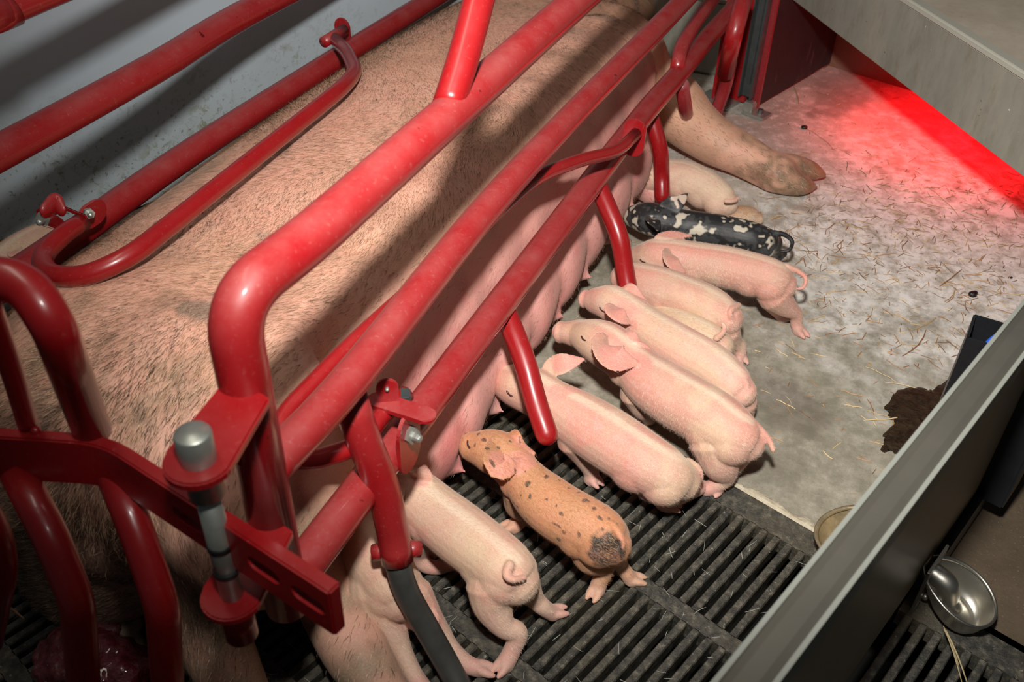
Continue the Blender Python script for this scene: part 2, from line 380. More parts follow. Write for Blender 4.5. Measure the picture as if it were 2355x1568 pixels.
# ------------------------------------------------------------------ creep cover across the corner and its heat lamp
cc = empty('creep_cover', Q(2.3, .62, 0), 'weathered grey board cover across the far corner, red light beneath', 'cover')
c1, c2 = Vector((1.70, -.4055, 0)), Vector((2.725, .318, 0))      # front plate runs between these
dv = (c2-c1).normalized(); nv = Vector((dv.y, -dv.x, 0))         # towards the corner
bm = bmesh.new(); prism(bm, [c1+Vector((0, 0, .30)), c2+Vector((0, 0, .30)), c2+Vector((0, 0, .463)), c1+Vector((0, 0, .463))], nv*.012)
bmesh.ops.bevel(bm, geom=bm.edges[:], offset=.002, segments=1, affect='EDGES'); link('front_plate', frm(bm), PANEL, cc, False)
bm = bmesh.new(); prism(bm, [c1+Vector((0, 0, .455))-nv*.006, c2+Vector((0, 0, .455))-nv*.006, c2+Vector((0, 0, .472))-nv*.006, c1+Vector((0, 0, .472))-nv*.006], nv*.032)
bmesh.ops.bevel(bm, geom=bm.edges[:], offset=.005, segments=3, affect='EDGES'); e = link('rim', frm(bm), CAPE, cc, False); e['label'] = 'pale rim strip'
e1, e2 = Q(A_BACK-.005, .70), Q(A_BACK-.005, .135)
bm = bmesh.new(); prism(bm, [c1+Vector((0, 0, .452))+nv*.014, c2+Vector((0, 0, .452))+nv*.014, Q(A_BACK-.005, 1.160, .452), Q(A_BACK-.005, .165, .452)], Vector((0, 0, .012)))
link('lid', frm(bm), LID, cc, False)
hl = empty('heat_lamp', Q(2.60, .70, .33), 'red infrared heat lamp hanging under the creep cover', 'lamp')
LP = Q(2.63, .69, .36)
bm = bmesh.new(); sweep(bm, [LP+Vector((0, 0, .085)), LP+Vector((0, 0, .07)), LP+Vector((0, 0, .03)), LP+Vector((0, 0, -.02))], [.018, .03, .07, .085], 28, 'none'); bm.faces.ensure_lookup_table()
bmesh.ops.delete(bm, geom=[bm.faces[-1]], context='FACES_ONLY')
sh = link('lamp_shade', frm(bm), STEEL, hl)
bm = bmesh.new(); bmesh.ops.create_uvsphere(bm, u_segments=20, v_segments=14, radius=.034, matrix=Matrix.Translation(LP+Vector((0, 0, .03))))
M = Mat('red_bulb'); M.col((.5, .01, .01)).set(Emission_Strength=6.0, Roughness=.2); M.b.inputs['Emission Color'].default_value = (1, .02, .01, 1); link('bulb', frm(bm), M.m, hl)
light('heat_lamp_light', 'SPOT', LP+Vector((0, 0, -.012)), 20, (1, .004, .010), tuple(LP+Vector((-.03, -.02, -1))), spot_size=R_(146), spot_blend=1.0, shadow_soft_size=.03)

# ------------------------------------------------------------------ pen partition on the right
pp = empty('pen_partition', Q(.95, B_PART, 0), 'smoky sheet pen partition with a wide brushed metal top cap', 'partition')
A0, A1 = -.15, 2.85
bt0, bt1 = .148, .113
bm = bmesh.new(); prism(bm, [Q(A0, bt1+.002, .488), Q(A0, bt1+.002, .499), Q(A0, bt1+.010, .503), Q(A0, (bt0+bt1)/2, .5045), Q(A0, bt0-.010, .503), Q(A0, bt0-.002, .499), Q(A0, bt0-.002, .488)], Q(A1-A0, 0)); link('top_cap', frm(bm), CAP, pp, False)
for bq in (bt0, bt1): 
    bm = bmesh.new(); prism(bm, [Q(A0, bq-.0022, .470), Q(A0, bq+.0022, .470), Q(A0, bq+.0022, .503), Q(A0, bq-.0022, .503)], Q(A1-A0, 0)); link('cap_lip', frm(bm), CAPL, pp, False)
bm = bmesh.new(); prism(bm, [Q(A0, B_PART-.006, .06), Q(A0, B_PART+.006, .06), Q(A0, B_PART+.006, .488), Q(A0, B_PART-.006, .488)], Q(A1-A0, 0)); link('sheet', frm(bm), SMOKE, pp, False)
bm = bmesh.new(); prism(bm, [Q(1.06, B_PART-.020, .012), Q(1.06, B_PART+.016, .012), Q(1.06, B_PART+.016, .058), Q(1.06, B_PART-.020, .075)], Q(A1-1.06, 0))
bmesh.ops.bevel(bm, geom=bm.edges[:], offset=.003, segments=2, affect='EDGES'); link('bottom_rail', frm(bm), BLACKP, pp, False)
bm = bmesh.new(); box(bm, Q(1.30, B_PART-.026, .28), .075, .045, .44, -TH, .003); link('stiffener', frm(bm), BLACKP, pp, False)
for aa, zz in ((1.062, .06), (1.062, .02), (1.20, .41), (1.17, .40)):
    bm = bmesh.new(); bmesh.ops.create_uvsphere(bm, u_segments=12, v_segments=8, radius=.0055, matrix=Matrix.Translation(Q(aa, B_PART-.0235, zz))); link('rivet', frm(bm), STAIN, pp)
# black channel post with the blue hose, on the slab side
bc = empty('channel_post', P(2215, 870, 0)+Vector((0, -.02, 0)), 'black open channel on the slab side of the partition holding a blue hose', 'post')
q0, q1, q2 = P(2226, 776, .30), P(2262, 787, .30), P(2257, 729, .30)
ex = (q1-q0).normalized(); wv = q2-q0
bm = bmesh.new(); W = .055; D = (q2-q0).length
ey = Vector((-ex.y, ex.x, 0)); 
if ey.dot(q2-q0) < 0: ey = -ey
for pa, pbx in ((q0, q0+ex*W), (q0, q0+ey*D), (q0+ey*D, q0+ey*D+ex*W)):
    dd = (pbx-pa).normalized(); nn = Vector((-dd.y, dd.x, 0))*.002
    prism(bm, [pa-nn+Vector((0, 0, -.296)), pbx-nn+Vector((0, 0, -.296)), pbx-nn, pa-nn], nn*2)
link('channel', frm(bm), BLACKP, bc, False)
bh = tag(pipe('water_hose', [q0+ex*.03+ey*D*.35+Vector((0, 0, -.16)), q0+ex*.028+ey*D*.4+Vector((0, 0, -.07)), q0+ex*.035+ey*D*.5+Vector((0, 0, -.018)), q0+ex*.062+ey*D*.75+Vector((0, 0, .004)), q0+ex*.085+ey*D*.85+Vector((0, 0, .002))], .0085, BLUE), 'blue plastic water hose bent into the black channel', 'hose')

def drinker(name, base, ang, mat, label, rad=.048):
    """pressed steel cup with rolled rim and nozzle housing; ang = direction it faces"""
    t = empty(name, base, label, 'drinking cup'); bm = bmesh.new()
    prof = [(.0, .012), (.35, .011), (.50, .006), (.66, .007), (.80, .020), (.90, .036), (1.0, .046), (1.02, .049), (.985, .050), (.93, .046)]
    N = 48; f = Vector((math.cos(ang), math.sin(ang), 0)); s = Vector((-f.y, f.x, 0)); rings = []
    for q, zz in prof:
        rg = []
        for j in range(N):
            a = 2*math.pi*j/N; x, y = math.cos(a), math.sin(a)
            k = 1+.30*max(0, -x)*q*(1 if q > .6 else .2)         # drawn out towards the wall
            tilt = -.018*x*q
            rg.append(bm.verts.new(base+f*(x*q*rad*k+rad*.9)+s*(y*q*rad)+Vector((0, 0, zz+tilt+.012))))
        rings.append(rg)
    for r0, r1 in zip(rings[1:], rings[2:]):
        for j in range(N): bm.faces.new((r0[j], r0[(j+1) % N], r1[(j+1) % N], r1[j]))
    c = bm.verts.new(base+f*rad*.9+Vector((0, 0, .025)))
    for j in range(N): bm.faces.new((c, rings[1][j], rings[1][(j+1) % N]))
    bmesh.ops.delete(bm, geom=rings[0], context='VERTS')
    me = frm(bm); o = link('bowl', me, mat, t); sm = o.modifiers.new('th', 'SOLIDIFY'); sm.thickness = .0016; sm.offset = 0
    bm = bmesh.new(); limb(bm, [(base+Vector((0, 0, .065))-f*.002, .016), (base+f*.02+Vector((0, 0, .058)), .016), (base+f*rad*.62+Vector((0, 0, .034)), .0145), (base+f*rad*.8+Vector((0, 0, .026)), .013)], 6, 20)
    link('nozzle', frm(bm), mat, t)
    bm = bmesh.new(); box(bm, base-f*.004+Vector((0, 0, .05)), .004, .07, .09, ang, .001); link('wall_plate', frm(bm), mat, t, False)
    return t
drinker('drinking_cup', Q(1.068, B_PART-.022), math.atan2(-CT, -ST), STAIN, 'shiny round steel drinking cup right of the partition')
drinker('drinking_cup', Q(1.070, B_PART+.020), math.atan2(CT, ST), BRONZE, 'scaled yellowish drinking cup half hidden left of the partition', .070)

# feed trough at the head of the crate
ft = empty('feed_trough', Vector((2.94, .56, 0)), 'grey green metal feed trough at the head of the crate', 'trough')
bm = bmesh.new()
def tub(x0, x1, y0, y1, h, th):
    o = [Vector((x0, y0, h)), Vector((x1, y0, h)), Vector((x1, y1, h)), Vector((x0, y1, h))]
    cx, cy = (x0+x1)/2, (y0+y1)/2
    i = [Vector((cx+(p.x-cx)*.92, cy+(p.y-cy)*.92, h)) for p in o]; ib = [Vector((cx+(p.x-cx)*.62, cy+(p.y-cy)*.70, .04)) for p in o]
    ob = [Vector((cx+(p.x-cx)*.8, cy+(p.y-cy)*.85, 0)) for p in o]
    V = [[bm.verts.new(p) for p in r] for r in (ob, o, i, ib)]
    for r0, r1 in zip(V, V[1:]):
        for j in range(4): bm.faces.new((r0[j], r0[(j+1) % 4], r1[(j+1) % 4], r1[j]))
    bm.faces.new(V[-1]); bm.faces.new(V[0][::-1])
tub(2.80, 3.08, .40, .72, .24, .02); bmesh.ops.bevel(bm, geom=bm.edges[:], offset=.012, segments=3, affect='EDGES')
link('bowl', frm(bm), PANEL, ft, False)

# ------------------------------------------------------------------ the crate
YN, RT = .458, .0235
PX, PY = .507, .460
ns = empty('farrowing_fence', Vector((1.5, YN, 0)), 'near red tubular crate side standing between the sow and the piglets', 'crate fence')
pipe('top_rail', bend([Vector((PX, PY, .272)), Vector((PX, PY, .682)), P(700, 560, .682), P(1330, 0, .682), Vector((2.6, .44, .682))], .105, 14), RT, RED, ns, spline=False, seg=32)
pipe('middle_rail', [Vector((PX, PY, .477)), P(800, 880, .475), P(1100, 503, .475), P(1320, 262, .475), P(1545, 30, .475), P(1640, -70, .47)], .0215, RED, ns, seg=32)
pipe('lower_rail', [Vector((PX+.01, PY, .297)), P(724, 1267, .30), P(1010, 888, .30), P(1300, 500, .30), P(1475, 270, .30), P(1552, 180, .30), P(1629, 86, .30), P(1700, 5, .30), P(1745, -60, .30)], .0235, RED, ns, seg=32)
pipe('brace', [P(1030, 246, .69), P(1070, 118, .735), P(1112, -40, .79)], .0185, REDCLEAN, ns, seg=28)
LEGS = [((1155, 700, .285), (1208, 830, .235), (1230, 920, .195), (1257, 998, .165)), ((1375, 425, .285), (1425, 540, .22), (1437, 620, .16), (1448, 680, .12)), ((1490, 245, .285), (1520, 345, .20), (1522, 400, .14), (1523, 450, .10))]
for k in LEGS:
    bm = bmesh.new(); pts_ = bend([P(*q) for q in k], .04); sweep(bm, pts_, [.0175]*len(pts_), 24, 'round'); link('bumper_finger', frm(bm), REDCLEAN, ns)
lg = [P(800, 905, .44), P(835, 1010, .38), P(882, 1120, .30), P(905, 1230, .22), P(914, 1290, .185)]
pipe('leg', bend(lg, .035), .0205, RED, ns, spline=False)
for k in ((878, 1268, .19), (943, 1262, .19)):
    a = P(*k); c = P(912, 1262, .195); d = (a-c).normalized()
    bm = bmesh.new(); sweep(bm, [c+d*.012, c+d*.031], [.011, .011], 16, 'flat'); 
    o = link('set_screw', frm(bm), RED, ns)
o = pipe('rubber_foot', [P(912, 1285, .188), P(935, 1360, .14), P(985, 1450, .075), P(1030, 1530, .03), P(1062, 1590, .004)], .0165, RUBBER, ns); o['label'] = 'dark grey tube foot'
pipe('front_loop', bend([P(1557, 160, .315), P(1566, 108, .34), P(1600, 50, .36), P(1660, -30, .37)], .05), .0165, RED, ns, spline=False)
pipe('front_leg', bend([P(1568, 195, .285), P(1580, 270, .13), P(1606, 325, .035), P(1640, 275, .08), P(1668, 200, .17), P(1680, 140, .25)], .025), .0165, REDFAR, ns, spline=False)
# pivot rosette and near guard bar
def plate(name, pts, nvec, th, mat, parent, bev=.001, holes=()):
    bm = bmesh.new(); prism(bm, pts, Vector(nvec).normalized()*th)
    bmesh.ops.bevel(bm, geom=bm.edges[:], offset=bev, segments=2, affect='EDGES'); return link(name, frm(bm), mat, parent, False)
def stadium(c, ax, ay, L, r, n=10):
    """outline of a flat lug: centre of one end c, long axis ax"""
    out = []
    for k in range(n+1):
        a = -math.pi/2+math.pi*k/n; out.append(c+ax*(L+math.cos(a)*r)+ay*math.sin(a)*r)
    for k in range(n+1):
        a = math.pi/2+math.pi*k/n; out.append(c+ax*(math.cos(a)*r)+ay*math.sin(a)*r)
    return out
X3, Y3, Z3 = Vector((1, 0, 0)), Vector((0, 1, 0)), Vector((0, 0, 1))
def hexbolt(c, d, r, L, parent, nut=True):
    bm = bmesh.new(); d = Vector(d).normalized(); sweep(bm, [c, c+d*L*.6], [r, r], 6, 'flat')
    limb(bm, [(c+d*L*.55, r*.55), (c+d*L, r*.5)], 2, 12); return link('bolt', frm(bm), STEEL, parent, False)
gb = empty('guard_bar', P(1390, 360, .35), 'near bent red guard bar hinged inside the crate side against the sow', 'guard bar')
pipe('bar', bend([P(935, 905, .36), P(880, 950, .36), P(830, 1025, .36), P(700, 1065, .37), P(625, 1035, .39), P(650, 955, .40), P(800, 800, .42), P(1235, 405, .42), P(1340, 366, .39), P(1420, 350, .36), P(1462, 308, .345)], .05), .0115, REDCLEAN, gb, spline=False)
pv = P(1460, 312, .33)
plate('hinge_lug', stadium(pv+Y3*.0-X3*.006+Z3*-.02, Z3, Y3, .035, .022), X3, .006, RED, gb)
bx = P(935, 965, .345)
plate('clamp_plate', stadium(Vector((bx.x-.012, .437, .300)), Z3, X3, .045, .026), Y3, -.005, RED, gb)
sa = (P(985, 962, .368)-P(868, 925, .368)).normalized()
plate('clamp_plate', stadium(P(868, 925, .368), sa, Vector((-sa.y, sa.x, 0)), .066, .013), Z3, .006, RED, gb)
vd = Vector((*(Vector(CAMP)-P(893, 925, .37)).xy, 0)).normalized()
plate('hinge_lug', stadium(P(893, 930, .365), Z3, Vector((-vd.y, vd.x, 0)), .030, .0135), vd, .005, RED, gb)
bm = bmesh.new(); box(bm, P(932, 915, .362), .018, .014, .02, .5, .002); link('spacer_block', frm(bm), DARKM, gb, False)
hexbolt(Vector((bx.x-.014, .433, .338)), (-.25, -.95, .1), .0115, .016, gb)
hexbolt(P(893, 930, .365)+Z3*.030, vd, .005, .007, gb)

# far side
fs = empty('farrowing_fence', Vector((1.5, 1.18, 0)), 'far red tubular crate side running along the pale wall', 'crate fence')
YF = 1.178
pipe('lower_rail', [Vector((.55, YF, .298)), P(100, 590, .297), P(440, 350, .298), P(882, 68, .297), Vector((2.62, 1.172, .297))], .0255, RED, fs, seg=32)
pipe('middle_rail', [Vector((.6, 1.17, .492)), P(0, 350, .492), P(354, 157, .492), P(623, 0, .492), Vector((2.6, 1.17, .492))], .026, RED, fs, seg=32)
pipe('top_rail', [Vector((.5, 1.15, .70)), P(0, 24, .69), P(95, -20, .69), Vector((2.6, 1.17, .69))], .026, RED, fs, seg=32)
pipe('post', [Vector((.60, YF, .70)), Vector((.60, YF, .01))], .024, RED, fs, spline=False)
pipe('post', [Vector((2.58, YF, .70)), Vector((2.58, YF, .01))], .024, RED, fs, spline=False)
fg = empty('guard_bar', P(300, 480, .35), 'far long looped red guard bar lying over the back of the sow', 'guard bar')
pipe('bar', bend([P(188, 512, .375), P(150, 535, .385), P(92, 590, .385), P(110, 632, .40), P(190, 640, .415), P(300, 590, .43), P(790, 200, .43), P(818, 165, .41), P(800, 122, .37), P(768, 88, .345)], .055, 10), .0145, REDCLEAN, fg, spline=False)
pipe('pivot', [P(745, 97, .35), P(792, 68, .35)], .0125, RED, fg, spline=False)
pv = P(786, 66, .335); plate('hinge_lug', stadium(pv-Z3*.03-X3*.0, Z3, Y3, .035, .02), X3, .006, RED, fg)
pl = P(190, 500, .375)
plate('clamp_plate', stadium(P(205, 500, .355), X3, Z3, .02, .02), Y3, .006, RED, fg)
plate('clamp_plate', stadium(P(140, 478, .385), (P(185, 497, .385)-P(140, 478, .385)).normalized(), Y3, .045, .010), Z3, .006, RED, fg)
plate('clamp_plate', stadium(P(105, 500, .375), (P(150, 520, .37)-P(105, 500, .375)).normalized(), Z3, .03, .014), Y3, .005, RED, fg)
bm = bmesh.new(); limb(bm, [(P(108, 482, .39), .014), (P(128, 468, .39), .018), (P(140, 480, .385), .012)], 4, 20, (.5, 1)); link('knuckle', frm(bm), RED, fg)
hexbolt(P(106, 497, .375), (-.9, -.35, .1), .0115, .022, fg); hexbolt(P(203, 489, .375), (-.5, -.8, .2), .0085, .015, fg)

# locking pin and its brackets
br = P(575, 1030, .60)
XP, YP = .411, .4355
for zk in (.586, .412):
    arc = [Vector((XP+.029*math.cos(q), YP+.029*math.sin(q), zk)) for q in (math.pi*(.55+k_*.95/14) for k_ in range(15))]
    plate('pin_bracket', arc+[Vector((PX-.01, PY-.034, zk)), Vector((PX+.004, PY+.018, zk))], Z3, .009, REDCLEAN, ns, .0018)
pipe('pin_socket', [Vector((XP, YP, .412)), Vector((XP, YP, .36))], .0155, REDCLEAN, ns, spline=False)
plate('gusset', [Vector((XP+.03, PY, .586)), Vector((PX-.01, PY, .586)), Vector((PX-.01, PY, .48))], Y3, .006, REDCLEAN, ns)
lp = empty('locking_pin', Vector((XP, YP, .36)), 'grey steel locking pin through the brackets on the near post', 'pin')
bm = bmesh.new(); sweep(bm, [Vector((XP, YP, .555)), Vector((XP, YP, .622)), Vector((XP, YP, .6238))], [.0150, .0150, .0138], 32, 'flat'); link('pin_head', frm(bm), STEEL, lp)
bm = bmesh.new(); sweep(bm, [Vector((XP, YP, .395)), Vector((XP, YP, .57))], [.0105, .0105], 32, 'flat'); link('shank', frm(bm), STEEL, lp)
for zz in (.452, .487):
    bm = bmesh.new(); sweep(bm, [Vector((XP, YP, zz)), Vector((XP, YP, zz+.006))], [.0115, .0115], 24, 'flat'); link('groove', frm(bm), BLACKP, lp)

# rear gate: flat slotted bar with arched and kinked tubes
rg = empty('rear_gate', Vector((.41, .7, 0)), 'red rear gate of arched tubes behind the sow on a slotted flat bar', 'gate')
zt, zb = .520, .462
def flatbar(name, pts, th, parent):
    bm = bmesh.new(); L = []; n = len(pts)
    for i, p in enumerate(pts):
        t = (pts[min(i+1, n-1)]-pts[max(i-1, 0)]).normalized(); nn = Vector((-t.y, t.x, 0))*th/2
        L.append([bm.verts.new(Vector((q.x, q.y, zz))) for q, zz in ((p-nn, zb), (p+nn, zb), (p+nn, zt), (p-nn, zt))])
    for a, b in zip(L, L[1:]):
        for j in range(4): bm.faces.new((a[j], a[(j+1) % 4], b[(j+1) % 4], b[j]))
    bm.faces.new(L[0][::-1]); bm.faces.new(L[-1])
    bmesh.ops.bevel(bm, geom=bm.edges[:], offset=.0018, segments=2, affect='EDGES'); return link(name, frm(bm), REDCLEAN, parent, False)
g0, g1, g2 = P(770, 1352, .52), P(238, 1008, .52), P(-60, 990, .52)
bar = flatbar('flat_bar', bend([g0, g1, g2, g2+Vector((-.02, .25, 0))], .03, 4), .014, rg)
# rounded end of the bar and its elongated holes (cut)
def cut(o, c, ax, L, r, depth=.03):
    bm = bmesh.new(); n = Vector((ax.y, -ax.x, 0)).normalized(); prism(bm, [p-n*depth for p in stadium(c-ax*L/2, ax, Z3, L, r, 8)], n*2*depth)
    me = frm(bm); co_ = bpy.data.objects.new('cut', me); COL.objects.link(co_)
    m = o.modifiers.new('b', 'BOOLEAN'); m.object = co_; m.operation = 'DIFFERENCE'; m.solver = 'EXACT'
    bpy.context.view_layer.update(); ev = o.evaluated_get(bpy.context.evaluated_depsgraph_get()); nm = bpy.data.meshes.new_from_object(ev)
    o.modifiers.clear(); o.data = nm; bpy.data.objects.remove(co_)
ad = (g1-g0).normalized()
for u, v, L in ((715, 1375, .022), (612, 1308, .022), (440, 1190, .022)):
    p = P(u, v, .490); t_ = (p-g0).dot(ad); cut(bar, Vector((*(g0+ad*t_).xy, .491)), ad, L, .0085)
wv_ = Vector((0, 0, 0))
xg = g1+Vector((.0, .0, -.01))
pipe('arch', bend([P(212, 990, .515), P(120, 740, .69), P(50, 640, .715), P(-90, 640, .715), P(-260, 800, .69), P(-300, 1000, .52)], .08, 12), .0175, REDCLEAN, rg, spline=False, seg=28)
pipe('tube', [P(68, 985, .515), P(20, 830, .62), P(-30, 690, .70)], .0095, REDCLEAN, rg)
pipe('tube', bend([P(40, 1085, .468), P(120, 1240, .43), P(178, 1385, .37), P(195, 1600, .22), P(196, 1800, .06)], .02), .0165, REDCLEAN, rg, spline=False)
pipe('tube', bend([P(262, 1092, .468), P(318, 1230, .43), P(374, 1395, .37), P(387, 1600, .22), P(385, 1800, .06)], .02), .0165, REDCLEAN, rg, spline=False)
pipe('tube', bend([P(-130, 1080, .468), P(-20, 1200, .42), P(4, 1300, .36), P(-30, 1480, .2)], .04), .0165, REDCLEAN, rg, spline=False)
for u, v in ((82, 990), (196, 998)):
    bm = bmesh.new(); bmesh.ops.create_icosphere(bm, subdivisions=2, radius=.005, matrix=Matrix.Translation(P(u, v, .521))); link('weld', frm(bm), REDCLEAN, rg)

# ------------------------------------------------------------------ the sow, lying on her side in the crate
def ell(bm, c, r, rot=(0, 0, 0), seg=24):
    m = Matrix.Translation(c) @ Matrix.Rotation(rot[2], 4, 'Z') @ Matrix.Rotation(rot[1], 4, 'Y') @ Matrix.Rotation(rot[0], 4, 'X') @ Matrix.Diagonal((*r, 1))
    bmesh.ops.create_uvsphere(bm, u_segments=seg, v_segments=seg//2+2, radius=1, matrix=m)
def loft_body(bm, st, n=7, seg=40, e=.80):
    """st rows: x, y_front, y_back, z_top -> closed loft lying on the floor"""
    s = catmull([np.array(r) for r in st], n); rings = []
    for x, yf, yb, zt in s:
        cy, a = (yf+yb)/2, (yb-yf)/2; zc = zt*.5; rg = []
        for k in range(seg):
            t = 2*math.pi*k/seg; cx, sx = math.cos(t), math.sin(t)
            rg.append(bm.verts.new((x, cy+a*math.copysign(abs(cx)**e, cx), zc+zc*math.copysign(abs(sx)**(e if sx < 0 else .95), sx))))
        rings.append(rg)
    for r0, r1 in zip(rings, rings[1:]):
        for j in range(seg): bm.faces.new((r0[j], r0[(j+1) % seg], r1[(j+1) % seg], r1[j]))
    bm.faces.new(rings[0][::-1]); bm.faces.new(rings[-1])
bm = bmesh.new()
loft_body(bm, [(.500, .83, .90, .22), (.515, .76, .97, .31), (.56, .70, 1.02, .365), (.64, .66, 1.06, .395), (.76, .63, 1.11, .405), (.95, .60, 1.145, .39), (1.2, .56, 1.155, .395),
               (1.5, .54, 1.155, .40), (1.8, .54, 1.155, .395), (2.05, .55, 1.15, .385), (2.25, .58, 1.125, .375), (2.45, .68, 1.12, .34), (2.62, .74, 1.10, .30), (2.72, .80, 1.06, .24)])
# ham of the upper hind leg, stifle fold
ell(bm, (.72, .78, .235), (.235, .215, .175), (0, 0, R_(20)))
# udder: two rows of glands along the belly, pressed on the floor
limb(bm, [(Vector((.86+.0485*k, .578+(.04 if k in (0, 24) else 0), .125)), .118+.007*math.cos(k*math.pi/1.55)-(.03 if k in (0, 24) else 0)) for k in range(25)], 2, 28)
limb(bm, [(Vector((.80+.052*k, .66, .235)), .15+.004*math.cos(k*math.pi/1.4)) for k in range(26)], 2, 28)
for x in (.95, 1.10, 1.24, 1.39, 1.54, 1.69, 1.84, 1.98):
    limb(bm, [(Vector((x, .480, .075)), .020), (Vector((x, .457, .068)), .010)], 2, 12)
# hind legs (upper and lower), towards the grate in front of the crate
limb(bm, [(Vector((.76, .74, .22)), .16), (P(560, 1180, .22), .135), (P(500, 1290, .17), .085), (P(495, 1370, .14), .058), (P(480, 1440, .115), .050), (P(520, 1530, .095), .042), (P(570, 1640, .07), .036), (P(640, 1790, .05), .034), (P(700, 1900, .035), .036)], 6, 24)
limb(bm, [(Vector((.90, .66, .12)), .13), (P(740, 1180, .10), .095), (P(745, 1290, .075), .064), (P(770, 1390, .062), .050), (P(815, 1490, .052), .045), (P(880, 1600, .042), .036), (P(930, 1700, .035), .034), (P(980, 1800, .032), .036)], 6, 24)
# shoulder and front leg stretched over the slab, other front leg folded beneath
ell(bm, (2.28, .72, .19), (.20, .20, .16), (0, 0, R_(-15)))
limb(bm, [(Vector((2.32, .66, .15)), .12), (P(1535, 235, .13), .088), (P(1590, 285, .10), .070), (P(1645, 325, .08), .060), (P(1700, 352, .065), .054), (P(1745, 378, .055), .049), (P(1790, 402, .048), .047)], 6, 24)
limb(bm, [(Vector((2.1, .62, .09)), .09), (Vector((2.02, .50, .06)), .055), (Vector((1.98, .44, .04)), .035)], 5, 16)
# cloven hoof: two claws and the dew claws
limb(bm, [(P(1785, 385, .048), .040), (P(1825, 385, .045), .034), (P(1865, 393, .034), .026), (P(1893, 402, .022), .012)], 5, 16)
limb(bm, [(P(1775, 405, .042), .040), (P(1815, 418, .036), .034), (P(1845, 427, .028), .026), (P(1872, 428, .018), .012)], 5, 16)
limb(bm, [(P(1765, 405, .035), .018), (P(1790, 430, .022), .014), (P(1808, 446, .014), .007)], 4, 12)
# neck and head beyond the frame
limb(bm, [(Vector((2.55, .92, .17)), .16), (Vector((2.68, .90, .16)), .145), (Vector((2.78, .87, .15)), .12), (Vector((2.86, .84, .13)), .085), (Vector((2.93, .81, .11)), .062), (Vector((2.965, .80, .10)), .055)], 6, 24)
for dy, zz in ((.0, .27), (.10, .20)):
    limb(bm, [(Vector((2.68, .90+dy, zz)), .035), (Vector((2.62, .88+dy*1.5, zz+.04)), .030), (Vector((2.54, .86+dy*1.8, zz+.035)), .014)], 4, 14, (1.6, .35))
# tail and vulva
limb(bm, [(Vector((.50, .89, .22)), .022), (Vector((.465, .90, .18)), .013), (Vector((.455, .89, .12)), .009), (Vector((.46, .86, .08)), .006)], 5, 12)
ell(bm, P(395, 1212, .20), (.030, .045, .028), (0, 0, R_(-35)))
sow_me = remesh(bm, .0085, 7, .55)
co = coords(sow_me).copy()
# wrinkles of the hide: groin fold, rump folds, neck creases
nrm = np.empty(len(sow_me.vertices)*3, np.float32); sow_me.vertices.foreach_get('normal', nrm); nrm = nrm.reshape(-1, 3)
def seg_d(p, a, b):
    a, b = np.array(a), np.array(b); ab = b-a; t = np.clip(((p-a)@ab)/(ab@ab), 0, 1); return np.linalg.norm(p-(a+t[:, None]*ab), axis=1)
def dent(pts, wd, dp):
    d = np.full(len(co), 9.0)
    for a, b in zip(pts, pts[1:]): d = np.minimum(d, seg_d(co, a, b))
    return -dp*np.exp(-(d/wd)**2)
disp = np.zeros(len(co))
disp += dent([P(905, 660, .40), P(840, 700, .39), P(795, 745, .38), P(780, 800, .36), P(800, 850, .33)], .032, .042)
disp += dent([P(1380, 245, .34), P(1310, 330, .35), P(1230, 410, .36)], .04, .012)
disp += dent([P(1460, 20, .30), P(1500, 90, .27), P(1560, 200, .2)], .02, .008)
for u, v, du in ((380, 1190, 70), (385, 1228, 80), (390, 1246, 90), (370, 1175, 60)):
    disp += dent([P(u-du, v+4, .22), P(u, v, .21), P(u+du, v+12, .2)], .006, .006)
for k in range(9):   # fine folds of the udder and ribs
    x = .95+k*.145; disp += dent([(x, .44, .03), (x+.03, .50, .2), (x+.05, .60, .31)], .016, .006)
co += nrm*disp[:, None]
co[:, 2] = np.maximum(co[:, 2], .0015)
lowm = co[:, 2] < .006
sow_me.vertices.foreach_set('co', co.ravel()); sow_me.update()
# the coat: pink to tan, dusky along the back, grey patches, dirt on rump and hocks, pink bare udder
def lerp(c, t, col): return c*(1-t[:, None])+np.array(col)*t[:, None]
n1, n2, n3 = vnoise(co, 5.0), vnoise(co, 16.0, 5.0), vnoise(co, 60.0, 9.0)
base = np.tile(np.array([.72, .385, .285]), (len(co), 1))
base = lerp(base, sstep(n1+.3*n2, -.1, .5)*.5, (.68, .40, .25))
base = lerp(base, sstep(n1*.6+n2*.6, .05, .5)*.35, (.78, .40, .33))
back = sstep(co[:, 1], .92, 1.12)*sstep(co[:, 0], .5, .9); base = lerp(base, np.clip(back*(.65+.5*n2), 0, 1), (.27, .165, .095)); base = lerp(base, sstep(n2+.5*n1, .1, .5)*.35, (.40, .24, .15)); base = lerp(base, sstep(-n2+.4*n3, .1, .5)*.3, (.68, .42, .32))
rump = sstep(-co[:, 0], -.78, -.52)*sstep(co[:, 1], .60, .80); base = lerp(base, np.clip(rump*(.55+n2*.7+n3*.4), 0, .85), (.13, .085, .045))
rump2 = sstep(-co[:, 0], -.66, -.50)*sstep(-co[:, 2], -.34, -.16); base = lerp(base, np.clip(rump2*(.7+n2*.5), 0, .8), (.10, .065, .04))
front = sstep(co[:, 0], 1.9, 2.5); base = lerp(base, front*.5, (.52, .29, .14))
bare = sstep(-co[:, 1], -.66, -.54)*sstep(-co[:, 2], -.36, -.26)*sstep(co[:, 0], .80, .92)*sstep(-co[:, 0], -2.16, -2.02); base = lerp(base, bare*.95, (.70, .33, .30))
base = lerp(base, bare*sstep(n2+.5*n3, .15, .6)*.5, (.72, .22, .22))
